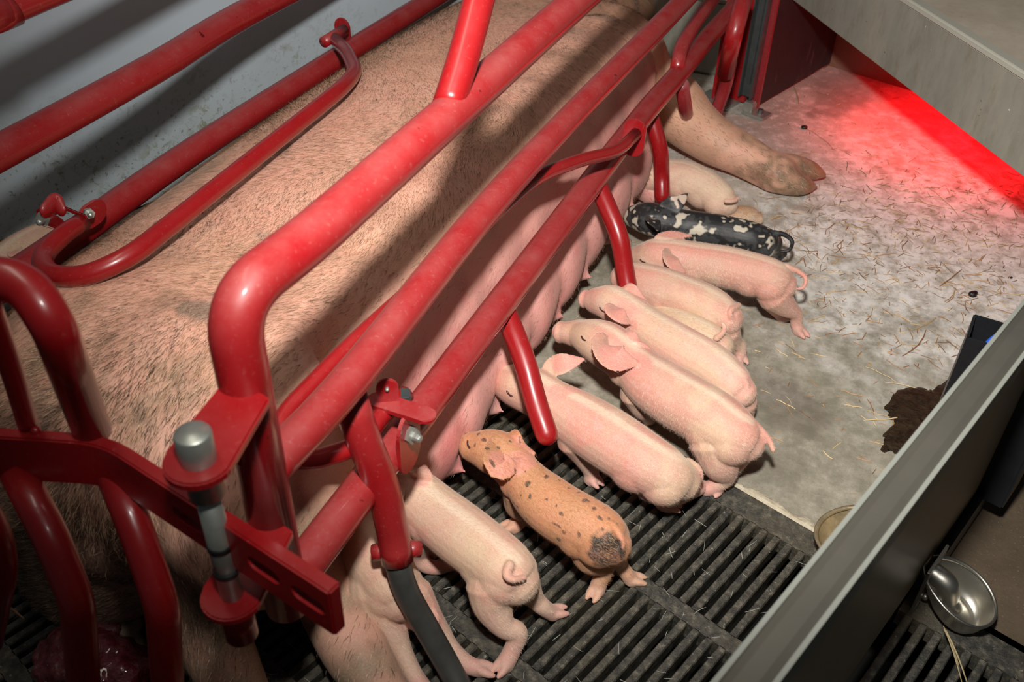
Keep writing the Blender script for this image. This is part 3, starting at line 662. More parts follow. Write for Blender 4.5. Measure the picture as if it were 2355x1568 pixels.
base = lerp(base, sstep(-co[:, 0], -.95, -.55)*sstep(n2+.7*n3, .12, .5)*.5, (.13, .085, .055)); legs = sstep(-co[:, 1], -.60, -.50)*sstep(-co[:, 0], -.76, -.64); base = lerp(base, np.clip(legs*(.55+n2*.8), 0, 1)*.7, (.27, .20, .125))
fleg = sstep(-co[:, 1], -.42, -.20)*sstep(co[:, 0], 2.0, 2.1); base = lerp(base, np.clip(fleg*(.35+n2*1.3+n3*.9), 0, 1)*.9, (.13, .085, .045))
hoof = sstep(-co[:, 1], -.20, -.14)*sstep(co[:, 0], 2.0, 2.1); base = lerp(base, hoof*.6, (.15, .11, .07)); base = lerp(base, sstep(-co[:, 1], -.135, -.115)*(co[:, 0] > 2)*.8, (.30, .12, .05))  # hoof brown; the heat lamp's red glow is painted on its tip
for u, v, h, r in ((735, 447, .41, .030), (600, 507, .415, .028), (450, 716, .40, .026), (640, 345, .39, .022), (600, 375, .385, .018)):
    d = np.linalg.norm(co-np.array(P(u, v, h)), axis=1); base = lerp(base, sstep(-d/r+n3*.45+n2*.2, -1.25, -.8)*.72, (.16, .135, .105))
for u, v, h, r in ((235, 905, .35, .028), (325, 960, .35, .022), (270, 840, .37, .014), (380, 985, .34, .018), (340, 1010, .33, .02), (210, 840, .37, .02), (400, 1040, .30, .02), (150, 650, .32, .03), (230, 690, .37, .02)):
    d = np.linalg.norm(co-np.array(P(u, v, h)), axis=1); base = lerp(base, sstep(-d/r+n3*1.2, -1.1, -.5)*.75, (.075, .055, .035))
for u, v, h in ((1110, 790, .1), (1280, 800, .08), (1010, 1060, .1)):
    d = np.linalg.norm(co-np.array(P(u, v, h)), axis=1); base = lerp(base, sstep(-d/.06+n2*.5, -1.2, -.3)*.5, (.74, .12, .14))
vul = np.linalg.norm((co-np.array(P(395, 1212, .20)))/np.array([.05, .07, .035]), axis=1); base = lerp(base, sstep(-vul, -1.1, -.5)*.8, (.55, .22, .22))
paint(sow_me, 'coat', np.clip(base, 0, 1).astype(np.float32))
sow = link('sow', sow_me, SOWSKIN, None, True, Vector((1.5, .8, 0)))
tag(sow, 'large pink and tan sow lying on her side behind the red rails nursing piglets', 'sow')
# bristles: short hairs lying along the hide
def coat_hair(name, me_world, colr, parent, count, length, width, seed, colour, even=False):
    r = np.random.default_rng(seed); me_world.calc_loop_triangles()
    t = np.empty(len(me_world.loop_triangles)*3, np.int32); me_world.loop_triangles.foreach_get('vertices', t); t = t.reshape(-1, 3)
    c = coords(me_world); A, B, C_ = c[t[:, 0]], c[t[:, 1]], c[t[:, 2]]; nn = np.cross(B-A, C_-A); ar = np.linalg.norm(nn, axis=1)/2; nn /= (2*ar[:, None]+1e-12)
    cen = (A+B+C_)/3; view = CAMP-cen; facing = (nn*view).sum(1) > -.1*np.linalg.norm(view, axis=1)
    wgt = ar*facing*(cen[:, 2] > .02)*(1 if even else (.12+.88*sstep(cen[:, 1], .56, .68)))
    idx = r.choice(len(t), count, p=wgt/wgt.sum()); u = r.random((count, 2)); fl_ = u.sum(1) > 1; u[fl_] = 1-u[fl_]
    p = A[idx]+(B[idx]-A[idx])*u[:, :1]+(C_[idx]-A[idx])*u[:, 1:]; n_ = nn[idx]
    # hair lies back along the body and down the flank; turns towards the rump at the rear
    shoulder = sstep(p[:, 0], 1.1, 2.0)[:, None]
    flow = np.array([-1.0, -.15, 0])*(1-shoulder)+np.array([-.55, -.85, 0])*shoulder
    if even: flow = np.tile(np.array([-.2, -.9, -.3]), (count, 1))
    sw = np.array([noise.noise(Vector((float(a*4), float(b*4), 2.0))) for a, b in p[:, :2]])[:, None]
    flow = flow+np.concatenate([sw*.3, sw*1.3, sw*0], 1)+r.normal(0, .17, (count, 3))
    flow -= n_*(flow*n_).sum(1)[:, None]; flow /= np.linalg.norm(flow, axis=1)[:, None]+1e-9
    L = (length*r.uniform(.5, 1.25, count))[:, None]; side = np.cross(flow, n_)*width
    lift = n_*L
    p0, p1, p2 = p-n_*.0005, p+flow*L*.5+lift*.22, p+flow*L+lift*.26+r.normal(0, .1, (count, 3))*L
    V = np.stack([p0-side, p0+side, p1+side*.7, p1-side*.7, p2], 1).reshape(-1, 3)
    k = np.arange(count)*5
    loops = np.stack([k, k+1, k+2, k+3, k+3, k+2, k+4], 1).ravel(); ls = np.stack([np.arange(count)*7, np.arange(count)*7+4], 1).ravel()
    m = bpy.data.meshes.new(name); m.vertices.add(len(V)); m.vertices.foreach_set('co', V.astype(np.float32).ravel()); m.loops.add(len(loops)); m.loops.foreach_set('vertex_index', loops.astype(np.int32))
    m.polygons.add(len(ls)); m.polygons.foreach_set('loop_start', ls.astype(np.int32)); m.update(calc_edges=True)
    tint = colour(p, r)
    paint(m, 'tint', np.repeat(tint, 5, 0).astype(np.float32)); m.transform(Matrix.Identity(4))
    o = link(name, m, HAIR, parent); return o
def sowcol(p, r):
    pal = np.array([(.68, .44, .28), (.78, .56, .40), (.50, .30, .18), (.14, .09, .05), (.05, .035, .025)])
    pn = np.array([noise.noise(Vector((float(a*7), float(b*7), 5.0))) for a, b in p[:, :2]])
    cl = np.array([noise.noise(Vector((float(a*22+b*9), float(b*70-a*26), 1.0))) for a, b in p[:, :2]])
    dark = np.clip(.12+.55*cl+.30*sstep(p[:, 1], .85, 1.1)+.35*sstep(-p[:, 0], -.75, -.55)+.5*pn+.12*sstep(p[:, 0], 1.6, 2.3), .03, .85)
    k = np.where(r.random(len(p)) < dark, r.integers(3, 5, len(p)), r.integers(0, 3, len(p)))
    return pal[k]
wm = sow_me.copy(); wm.transform(Matrix.Translation(sow.location))
hr = coat_hair('bristles', wm, None, sow, 130000, .016, .00027, 3, sowcol); hr['kind'] = 'stuff'; hr['label'] = 'short tan and dark bristles'
bpy.data.meshes.remove(wm)

# ------------------------------------------------------------------ the piglets
PINK, PALE, CREAM, ROSE = (.56, .31, .235), (.60, .385, .28), (.64, .47, .31), (.62, .235, .19)
def K(u, v, h, r): return (P(u, v, h), r)
def ear(bm, root, spec):
    base, mid, tip, wd, th, nv = (tuple(spec)+(.0034, (0, 0, 1))[len(spec)-4:])
    """leaf-shaped ear from base over mid to tip"""
    b, m, t = P(*base), P(*mid), P(*tip); s = catmull([np.array(root), np.array(b), np.array(m), np.array(t)], 6); pts = [Vector(q) for q in s]; n = len(pts)
    nv = Vector(nv).normalized(); rings = []
    for i, p in enumerate(pts):
        k = i/(n-1); tg = (pts[min(i+1, n-1)]-pts[max(i-1, 0)]).normalized(); sd = tg.cross(nv).normalized(); up = sd.cross(tg).normalized()
        w_ = wd*(.40+.68*math.sin(min(1, k*1.6)*math.pi/2))*(1-max(0, k-.55)**1.6*3.3) if k < .999 else wd*.06
        w_ = max(w_, wd*.08); rg = []
        for j in range(14):
            a = 2*math.pi*j/14; cu = math.cos(a); rg.append(bm.verts.new(p+sd*cu*w_+up*(math.sin(a)*th+.16*w_*(cu*cu-.4))))
        rings.append(rg)
    for r0, r1 in zip(rings, rings[1:]):
        for j in range(14): bm.faces.new((r0[j], r0[(j+1) % 14], r1[(j+1) % 14], r1[j]))
    bm.faces.new(rings[0][::-1]); bm.faces.new(rings[-1])
def piglet(label, spine, legs=(), ears=(), tail=None, snout=None, col=PINK, eyes=(), spots=None, name='piglet', fat=.92):
    bm = bmesh.new(); spine = [(*k[:3], k[3]*(fat if i > 2 else (1+fat)/2)) for i, k in enumerate(spine)]
    limb(bm, [K(*k) for k in spine], 7, 24)
    # haunches and shoulders bulge out beside the spine, with a slim waist between
    cs = [(Vector(P(*k[:3])), k[3]) for k in spine]
    if len(cs) >= 6:
        for (c_, r_), q, k_ in ((cs[-2], .34, .78), (cs[-3], .20, .84), (cs[len(cs)//2-1], .26, .80)):
            i_ = [x[0] for x in cs].index(c_); t_ = (cs[min(i_+1, len(cs)-1)][0]-cs[i_-1][0]).normalized(); sd_ = Vector((-t_.y, t_.x, 0)).normalized()
            for sg in (-1, 1): ell(bm, c_+sd_*sg*r_*q-Vector((0, 0, r_*.22)), (r_*k_*1.12, r_*k_, r_*k_*1.05), (0, 0, math.atan2(t_.y, t_.x)), 20)
    if snout:
        a, b = P(*snout[0]), P(*snout[1]); r0, r1 = snout[2]
        limb(bm, [(a, r0), (a*.5+b*.5, (r0+r1)*.5), (b, r1)], 4, 18)
        d = (b-a).normalized(); sweep(bm, [b-d*.001, b+d*.006], [r1*1.10, r1*1.12], 20, 'flat')
    for L in legs:
        limb(bm, [K(*k) for k in L], 6, 16)
        if L[-1][2] < .006:
            f1, f0 = P(*L[-1][:3]), P(*L[-2][:3]); hd = Vector(((f1-f0).x, (f1-f0).y, 0)); hd = hd.normalized() if hd.length > .004 else Vector((.6, .8, 0)); hs = Vector((-hd.y, hd.x, 0))
            for sg in (-1, 1): limb(bm, [(f1+hs*sg*.0050+Vector((0, 0, .006)), .0072), (f1+hd*.012+hs*sg*.0062+Vector((0, 0, .0045)), .0058), (f1+hd*.020+hs*sg*.0058+Vector((0, 0, .003)), .0035)], 3, 12)
    sp = [Vector(q[:3]) for q in catmull([np.array([*P(*k[:3])]) for k in spine], 6)]
    for e_ in ears:
        b0 = P(*e_[0]); c0_ = min(sp, key=lambda q: (q-b0).length); ear(bm, b0.lerp(c0_, .45), e_)
    if tail:
        limb(bm, [K(*k) for k in tail], 7, 10)
    me = remesh(bm, .0020, 4, .5)
    c = coords(me).copy(); c[:, 2] = np.maximum(c[:, 2], .0008); me.vertices.foreach_set('co', c.ravel())
    n1, n2, n3 = vnoise(c, 14, 1), vnoise(c, 40, 2), vnoise(c, 110, 3)
    base = np.tile(np.array(col, float), (len(c), 1))
    if spots is None: base = lerp(base, sstep(n1+.4*n2, -.05, .45)*.55, ROSE)
    if spots is None:
        base = lerp(base, sstep(-n1+.5*n2, .0, .45)*.6, CREAM); base = lerp(base, sstep(n2+.4*n3, .1, .5)*.25, (.60, .38, .36))
        S_ = np.array([list(q) for q in sp]); dd = np.full(len(c), 9.0)
        for q_, in zip(S_): dd = np.minimum(dd, np.linalg.norm(c[:, :2]-q_[:2], axis=1))
        base = lerp(base, sstep(-dd, -.013, -.004)*(c[:, 2] > .07)*.55, (.80, .66, .50)); base = lerp(base, sstep(-c[:, 2], -.10, -.05)*.3, (.55, .35, .31))  # pale back hair along the spine, its rim light painted in; then the lower flanks
    for e_ in ears:
        m_, t_ = np.array(P(*e_[1])), np.array(P(*e_[2])); b_ = np.array(P(*e_[0]))
        d = np.minimum(seg_d(c, m_, t_), seg_d(c, b_*.3+m_*.7, m_)); base = lerp(base, sstep(-d, -e_[3]*.9, -e_[3]*.6)*(.7 if spots != 'black' else .2), (.66, .26, .22))
    for L in legs:
        f_ = np.array(P(*L[-1][:3])); d = np.linalg.norm(c-f_, axis=1); base = lerp(base, sstep(-d, -.035, -.015)*.45, (.62, .30, .27)); base = lerp(base, sstep(-np.linalg.norm((c-f_)*np.array([1, 1, 1.3]), axis=1), -.022, -.012)*.55, (.36, .25, .20))
    if snout:
        d = np.linalg.norm(c-np.array(P(*snout[1])), axis=1); base = lerp(base, sstep(-d, -.022, -.012)*.6, (.70, .27, .25))
    if tail and spots != 'black': 
        tt = np.array(P(*tail[len(tail)//2][:3])); d = np.linalg.norm(c-tt, axis=1); base = lerp(base, sstep(-d, -.03, -.01)*.35, (.74, .25, .23))
    if spots == 'black':
        f = n1*.55+n2*.75+n3*.45+.10; base = lerp(base, sstep(f, -.16, -.02), (.020, .020, .021))
        tt = np.array(P(*tail[2][:3])); base = lerp(base, sstep(-np.linalg.norm(c-tt, axis=1), -.05, -.035), (.02, .02, .02)); 
        base = lerp(base, (sstep(n2+n3*.6, .05, .3)*sstep(f, -.1, .1))*.35, (.10, .10, .10))
    if spots == 'ginger':
        base = lerp(base, sstep(n1, -.1, .4)*.4, (.56, .20, .09)); f = vnoise(c, 95, 7); base = lerp(base, sstep(f, .50, .58)*.9, (.02, .017, .016))
        q = np.linalg.norm(c-np.array(P(1396, 1262, .118)), axis=1)+.006*n3; base = lerp(base, sstep(-q, -.030, -.024), (.018, .017, .018))
        below = sstep(-c[:, 2], -.10, -.03); base = lerp(base, below*.5, (.60, .38, .26))
    paint(me, 'coat', np.clip(base, 0, 1).astype(np.float32))
    o = link(name, me, DARKSKIN if spots == 'black' else PIGSKIN, None, True); tag(o, label, 'piglet', 'piglets in the farrowing pen')
    wm_ = me.copy(); wm_.transform(Matrix.Translation(o.location))
    def pc(p, r): 
        pal = np.array([(.80, .66, .50), (.85, .74, .60), (.72, .52, .40)] if spots != 'ginger' else [(.62, .32, .13), (.70, .42, .22), (.5, .22, .10)])
        k = r.integers(0, 3, len(p)); return pal[k]
    if spots != 'black':
        h_ = coat_hair('fine_hair', wm_, None, o, 9000, .0065, .00011, 5+len(label), pc, True); h_['kind'] = 'stuff'
    bpy.data.meshes.remove(wm_)
    for eu, ev, eh, ang in eyes:
        p = P(eu, ev, eh); d = (Vector(CAMP)-p).normalized(); rgt = Vector(RM[:, 0]); dwn = Vector(RM[:, 1]); ax = rgt*math.cos(ang)+dwn*math.sin(ang)
        # slide the closed lid onto the skin
        hit, loc, nn_, _ = o.ray_cast(p+d*.2-Vector(o.location), -d)
        if not hit: continue
        loc = loc+Vector(o.location); ax = (ax-nn_*ax.dot(nn_)).normalized(); sd = nn_.cross(ax); b2 = bmesh.new()
        pts = [loc+ax*.0062*q-sd*.0016*(1-q*q)+nn_*.0003 for q in (-1, -.5, 0, .5, 1)]; limb(b2, [(pp_, r_) for pp_, r_ in zip(pts, (.0004, .0010, .0012, .0010, .0004))], 3, 8)
        link('eyelid_slit', frm(b2), EYE, o)
    return o

# ginger, standing on the grate
piglet('ginger piglet with small black flecks standing on the slotted floor',
    [(1092, 1028, .118, .026), (1125, 1036, .122, .035), (1160, 1052, .124, .037), (1200, 1095, .118, .036), (1240, 1140, .110, .044), (1290, 1180, .108, .047), (1345, 1210, .112, .046), (1385, 1232, .112, .042), (1405, 1252, .104, .032)],
    legs=[[(1195, 1130, .085, .027), (1188, 1165, .050, .018), (1205, 1185, .025, .0125), (1180, 1212, .003, .013)], [(1235, 1150, .07, .022), (1228, 1180, .03, .013), (1222, 1200, .003, .012)],
          [(1355, 1250, .085, .036), (1360, 1285, .062, .024), (1392, 1305, .042, .0135), (1380, 1335, .018, .0125), (1372, 1360, .002, .0125)], [(1410, 1260, .075, .026), (1425, 1295, .035, .0125), (1442, 1320, .015, .011), (1452, 1335, .001, .012)]],
    ears=[((1150, 1030, .150), (1150, 1072, .160), (1205, 1062, .146), .0245, .0034, (-.35, -.45, .8)), ((1175, 1000, .150), (1190, 1018, .152), (1232, 1045, .138), .013, .0034, (0, .6, .6))],
    tail=[(1408, 1208, .145, .0068), (1424, 1228, .143, .0058), (1432, 1256, .130, .0050), (1428, 1280, .108, .0042)], snout=((1090, 1026, .116), (1054, 1013, .105), (.022, .0155)),
    col=(.50, .235, .115), eyes=[(1078, 1022, .13, .9)], spots='ginger')
# pale, front left
piglet('pale piglet standing splay legged on the grate left of the ginger one, tail tucked',
    [(893, 1108, .11, .026), (925, 1118, .12, .037), (958, 1140, .120, .040), (1000, 1180, .114, .046), (1060, 1228, .112, .048), (1125, 1278, .116, .046), (1165, 1312, .116, .044), (1185, 1335, .106, .036)],
    legs=[[(965, 1225, .075, .028), (960, 1270, .035, .017), (980, 1300, .014, .012), (1015, 1306, .003, .011)], [(1132, 1350, .092, .036), (1135, 1395, .070, .028), (1160, 1440, .050, .017), (1190, 1455, .040, .0145), (1178, 1495, .018, .0125), (1160, 1530, .002, .0135)],
          [(1200, 1335, .075, .026), (1228, 1375, .040, .015), (1248, 1395, .025, .0125), (1272, 1412, .003, .0115)], [(1000, 1205, .06, .022), (985, 1260, .02, .012), (990, 1275, .003, .011)]],
    ears=[((955, 1105, .150), (970, 1095, .165), (978, 1068, .180), .020, .0034, (-.5, -.5, .5)), ((905, 1120, .15), (895, 1150, .15), (900, 1180, .13), .020)],
    tail=[(1172, 1300, .152, .007), (1165, 1322, .150, .0062), (1180, 1332, .148, .0055), (1205, 1328, .142, .0045)], snout=((890, 1108, .11), (858, 1098, .10), (.022, .015)), col=PALE)
# rear view, lower left
piglet('pink piglet seen from behind beside the dark tube foot, hind legs spread',
    [(785, 1120, .10, .030), (805, 1150, .11, .036), (820, 1185, .112, .044), (845, 1240, .112, .047), (872, 1295, .112, .047), (900, 1345, .106, .043), (918, 1375, .096, .034)],
    legs=[[(862, 1360, .09, .038), (880, 1415, .066, .030), (905, 1460, .046, .021), (925, 1500, .03, .0145), (950, 1550, .012, .013), (975, 1590, .002, .014)], [(945, 1375, .085, .032), (978, 1420, .062, .024), (1010, 1455, .040, .0165), (1035, 1490, .022, .013), (1070, 1525, .008, .013), (1105, 1540, .002, .012)]],
    ears=[((790, 1130, .14), (780, 1155, .14), (795, 1180, .13), .018)], tail=[(965, 1388, .088, .006), (990, 1398, .085, .0052), (1003, 1420, .078, .0048), (1000, 1446, .068, .0042), (988, 1440, .066, .0036)], col=PINK)
# big, below centre
piglet(fat=0.87, label='big pink piglet on the grate edge behind the red rail foot, ears back', spine=
    [(1150, 873, .108, .026), (1185, 885, .122, .038), (1225, 900, .128, .042), (1270, 925, .122, .044), (1330, 965, .112, .054), (1400, 1010, .108, .057), (1470, 1055, .106, .054), (1530, 1090, .096, .048), (1565, 1105, .080, .036)],
    legs=[[(1325, 1010, .085, .032), (1342, 1050, .050, .019), (1358, 1082, .02, .0135), (1362, 1104, .003, .014)], [(1515, 1095, .070, .046), (1545, 1118, .045, .034), (1590, 1125, .022, .016), (1612, 1120, .008, .012)], [(1530, 1128, .03, .02), (1522, 1152, .012, .014), (1535, 1165, .003, .0125)], [(1290, 960, .05, .022), (1295, 985, .01, .012)]],
    ears=[((1268, 845, .155), (1300, 835, .170), (1345, 826, .172), .0185, .0034, (-.6, .1, .7)), ((1262, 895, .150), (1285, 910, .150), (1328, 910, .143), .0200, .0034, (-.3, -.5, .8))],
    tail=[(1582, 1060, .105, .006), (1605, 1075, .095, .005), (1612, 1098, .08, .0045), (1600, 1112, .07, .004)], snout=((1152, 875, .108), (1122, 862, .095), (.025, .017)), col=PINK, eyes=[(1172, 905, .12, .4)])
# big, centre
piglet(fat=0.88, label='big pink piglet in the middle with a large round ear and straight tail', spine=
    [(1335, 768, .118, .028), (1370, 782, .130, .040), (1405, 800, .132, .044), (1450, 835, .124, .044), (1500, 880, .114, .054), (1570, 925, .112, .057), (1640, 965, .116, .055), (1690, 1000, .112, .048), (1712, 1015, .102, .038)],
    legs=[[(1470, 905, .08, .034), (1478, 940, .05, .020), (1490, 955, .025, .013), (1492, 965, .003, .013)], [(1650, 1020, .085, .046), (1658, 1065, .058, .033), (1665, 1098, .030, .018), (1635, 1122, .010, .0125), (1622, 1126, .003, .0125)], [(1700, 1030, .07, .030), (1692, 1062, .045, .018), (1662, 1100, .015, .012), (1650, 1125, .002, .012)]],
    ears=[((1392, 792, .172), (1415, 822, .168), (1468, 835, .155), .0300, .0028, (-.35, -.45, .85)), ((1440, 770, .165), (1462, 780, .166), (1500, 806, .150), .011, .0034, (0, .7, .5))],
    tail=[(1722, 965, .140, .0075), (1748, 988, .130, .0062), (1768, 1010, .118, .0052), (1778, 1035, .105, .0042)], snout=((1335, 768, .118), (1292, 764, .108), (.027, .0185)), col=PINK, eyes=[(1342, 778, .14, .5)])
# behind it
piglet('slim pink piglet lying along the back of the big middle piglet',
    [(1375, 692, .100, .028), (1405, 697, .112, .036), (1440, 716, .112, .037), (1490, 755, .106, .042), (1560, 800, .104, .046), (1630, 840, .102, .045), (1680, 880, .096, .040), (1702, 900, .088, .031)],
    legs=[[(1712, 925, .06, .022), (1718, 955, .02, .012), (1712, 975, .003, .012)], [(1480, 790, .05, .022), (1485, 810, .003, .012)]],
    ears=[((1440, 660, .145), (1460, 672, .145), (1492, 700, .130), .012, .0034, (0, .6, .6)), ((1405, 712, .146), (1428, 728, .146), (1450, 745, .130), .017, .0034, (-.3, -.5, .8))],
    tail=[(1708, 872, .118, .006), (1718, 885, .112, .005), (1716, 902, .10, .004)], snout=((1373, 692, .100), (1349, 688, .092), (.024, .0165)), col=(.70, .39, .31), eyes=[(1385, 712, .11, .4)])
# low one between
piglet('small low pink piglet squeezed behind the slim one with curled tail up',
    [(1500, 720, .07, .026), (1535, 738, .075, .032), (1575, 758, .080, .037), (1620, 778, .080, .037), (1652, 795, .074, .031)],
    legs=[[(1665, 805, .05, .02), (1680, 830, .02, .011), (1684, 842, .003, .011)]],
    tail=[(1648, 778, .105, .006), (1662, 765, .112, .005), (1666, 752, .122, .0045), (1662, 744, .126, .0035)], col=CREAM)
# round rump, tail tucked
piglet(fat=0.86, label='pink piglet with rounded rump and tucked tail just right of the second rail leg', spine=
    [(1440, 640, .10, .034), (1475, 650, .106, .042), (1530, 668, .108, .046), (1590, 690, .108, .049), (1640, 712, .106, .046), (1668, 732, .098, .039)],
    legs=[[(1668, 762, .07, .030), (1688, 785, .042, .017), (1702, 798, .028, .013), (1700, 825, .003, .0125)], [(1520, 705, .05, .02), (1525, 720, .003, .012)]],
    tail=[(1698, 702, .128, .006), (1682, 712, .13, .0055), (1680, 728, .12, .005), (1695, 738, .108, .004)], col=PINK)
# standing with curled tail
piglet('pink piglet with a curled tail standing on the slab beside the black one',
    [(1478, 592, .095, .030), (1510, 590, .110, .039), (1548, 592, .114, .040), (1600, 602, .112, .043), (1665, 614, .114, .046), (1730, 628, .118, .044), (1775, 642, .118, .042), (1795, 655, .108, .034)],
    legs=[[(1780, 678, .088, .034), (1808, 705, .060, .022), (1830, 722, .040, .0135), (1832, 745, .016, .012), (1838, 765, .002, .0125)], [(1765, 690, .05, .018), (1790, 720, .015, .012), (1800, 732, .003, .012)], [(1590, 640, .05, .02), (1600, 660, .003, .012)]],
    ears=[((1540, 584, .148), (1548, 605, .145), (1578, 628, .125), .0190, .0034, (-.3, -.5, .8)), ((1515, 548, .148), (1550, 540, .152), (1592, 543, .146), .0125, .0034, (-.4, .3, .8))],
    tail=[(1808, 612, .146, .0065), (1832, 622, .140, .0055), (1852, 638, .130, .0045), (1850, 658, .118, .004), (1838, 664, .112, .0035)], snout=((1478, 592, .095), (1452, 592, .085), (.024, .016)), col=PINK, eyes=[(1478, 600, .11, .1)])
# black and white
piglet(fat=0.85, label='black and white mottled piglet with a curled black tail', spine=
    [(1462, 498, .085, .029), (1490, 502, .096, .038), (1525, 510, .096, .037), (1580, 520, .092, .041), (1650, 532, .092, .043), (1715, 545, .094, .042), (1755, 555, .088, .037), (1772, 560, .08, .030)],
    legs=[[(1770, 565, .05, .024), (1785, 580, .02, .013), (1790, 590, .003, .012)], [(1580, 545, .04, .02), (1585, 560, .003, .012)]],
    ears=[((1530, 480, .128), (1555, 468, .142), (1582, 445, .155), .020, .0028, (-.7, -.2, .5)), ((1495, 505, .130), (1508, 515, .132), (1515, 532, .12), .015, .0034, (-.3, -.5, .8))],
    tail=[(1780, 535, .112, .0065), (1805, 540, .110, .0055), (1822, 555, .10, .0048), (1815, 575, .09, .0042), (1795, 578, .085, .0036)], snout=((1462, 498, .085), (1440, 494, .075), (.024, .016)), col=(.52, .46, .37), spots='black', eyes=[(1465, 520, .1, .2)])
# cream, far end
piglet('cream piglet at the far end between the sow front leg and the black one',
    [(1480, 410, .075, .032), (1520, 405, .085, .040), (1570, 412, .088, .046), (1620, 432, .084, .046), (1655, 455, .076, .040), (1668, 468, .068, .032)],
    legs=[[(1660, 485, .04, .02), (1672, 500, .003, .012)]],
    ears=[((1475, 395, .11), (1468, 415, .10), (1475, 435, .09), .016, .0034, (-.6, -.5, .4))],
    tail=[(1670, 462, .10, .006), (1685, 462, .10, .005), (1698, 455, .102, .004)], col=(.72, .50, .37))
piglet('light brown piglet mostly hidden between the cream and the black piglet',
    [(1650, 505, .028, .026), (1690, 500, .030, .028), (1722, 498, .028, .025), (1738, 502, .024, .018)], tail=[(1740, 492, .03, .004), (1750, 488, .02, .003)], col=(.52, .24, .09), spots='plain')
b = piglet('piglet lying behind the far lower rail against the pale wall',
    [(-20, 640, .07, .04), (20, 610, .08, .045), (70, 575, .08, .045), (120, 545, .075, .04)], ears=[((30, 575, .115), (40, 590, .115), (30, 600, .10), .015)], col=PALE)

# ------------------------------------------------------------------ small things
# straw chaff over the slab: strands bent and lying flat
def straw(name, items, label, kind=True, parent=None):
    V, F, T = [], [], []
    pal = [(.42, .22, .08), (.30, .13, .05), (.52, .33, .14), (.20, .10, .05), (.62, .46, .24), (.34, .20, .10)]
    for pts, wd, ti in items:
        k0 = len(V); n = len(pts)
        for i, p in enumerate(pts):
            t = (pts[min(i+1, n-1)]-pts[max(i-1, 0)]); t.normalize(); sd = Vector((-t.y, t.x, 0)).normalized()*wd*(.6 if i in (0, n-1) else 1)
            V += [p-sd, p+Vector((0, 0, wd*.9)), p+sd]; T += [ti if not isinstance(ti, int) else pal[ti]]*3
        for i in range(n-1):
            a = k0+3*i; F += [(a, a+1, a+4, a+3), (a+1, a+2, a+5, a+4), (a+2, a, a+3, a+5)]
        F += [(k0, k0+2, k0+1), (k0+3*n-3, k0+3*n-2, k0+3*n-1)]
    me = bpy.data.meshes.new(name); me.from_pydata([tuple(v) for v in V], [], F); paint(me, 'tint', np.array(T, np.float32))
    o = link(name, me, STRAW, parent, False); o['label'] = label
    if parent is None: o['category'] = 'straw'
    if kind: o['kind'] = 'stuff'
    return o
items = []
def strand(p, ang, L, wd, ti, z=.0006):
    n = 5; cv = random.uniform(-.6, .6)*(1 if L > .02 else .5); pts = []
    x, y, a = p.x-math.cos(ang)*L/2, p.y-math.sin(ang)*L/2, ang-cv/2
    for i in range(n):
        pts.append(Vector((x, y, z+(.0014 if i in (1, 3) and L > .03 else 0)))); x += math.cos(a)*L/(n-1); y += math.sin(a)*L/(n-1); a += cv/(n-1)
    items.append((pts, wd, ti))
k = 0
while k < 1900:
    a_, b_ = random.uniform(1.15, 2.84), random.uniform(.16, 1.15); p = Q(a_, b_)
    dens = math.exp(-((a_-2.0)/.34)**2-((b_-.52)/.30)**2)+.10*math.exp(-((a_-1.5)/.35)**2)+.04
    dens *= .6+1.2*max(0, noise.noise(Vector((a_*7, b_*7, 3)))+.25)
    if random.random() > dens: continue
    L = random.choice([.006, .009, .012, .018, .026, .034]) * random.uniform(.7, 1.3); strand(p, random.uniform(0, math.pi), L, random.uniform(.0005, .0012), random.randrange(6)); k += 1
for (u0, v0, u1, v1, ti, wd) in ((1985, 968, 2078, 958, 4, .0011), (2060, 930, 2165, 922, 2, .0013), (2035, 880, 2180, 920, 4, .0009), (2095, 908, 2135, 925, 4, .0012), (1990, 845, 2060, 882, 4, .0007), (2010, 1110, 2030, 1075, 4, .0016), (1790, 550, 1850, 518, 2, .0011), (1890, 600, 1840, 560, 0, .0007), (1850, 295, 1910, 345, 3, .0006), (1825, 200, 1835, 240, 0, .0016), (2075, 820, 2120, 755, 1, .0012), (2160, 660, 2210, 620, 1, .0013), (2100, 760, 2150, 730, 2, .0010), (2130, 430, 2200, 500, 0, .0009), (2100, 460, 2175, 478, 0, .0012), (1870, 1215, 1900, 1228, 2, .0012), (1865, 1210, 1895, 1222, 4, .0010), (1880, 580, 1835, 575, 3, .0009)):
    p0, p1 = P(u0, v0), P(u1, v1); d = p1-p0; strand((p0+p1)/2, math.atan2(d.y, d.x), d.length, wd, ti, .0015)
straw('straw', items, 'scattered straw chaff lying on the concrete slab')
items = []
for _ in range(240):
    a_, b_ = random.uniform(.2, 1.02), random.uniform(.16, .75); p = Q(a_, b_, 0); strand(p, random.uniform(0, math.pi), random.uniform(.008, .024), random.uniform(.0002, .0004), (.42, .43, .37), .0008)
straw('bristle_scraps', items, 'pale bristle scraps and chaff caught on the slotted floor')['category'] = 'chaff'
items = []
for (u0, v0, u1, v1, wd) in ((2172, 1448, 2205, 1530, .0012), (2176, 1450, 2225, 1572, .0012), (2170, 1440, 2212, 1568, .0010)):
    p0, p1 = P(u0, v0, .03), P(u1, v1, .002); pts = [p0.lerp(p1, t)+Vector((0, 0, .004*math.sin(t*math.pi))) for t in (0, .25, .5, .75, 1)]; items.append((pts, wd, (.40, .31, .16)))
straw('straw_wisp', items, 'three long straws hanging below the shiny drinking cup', False)
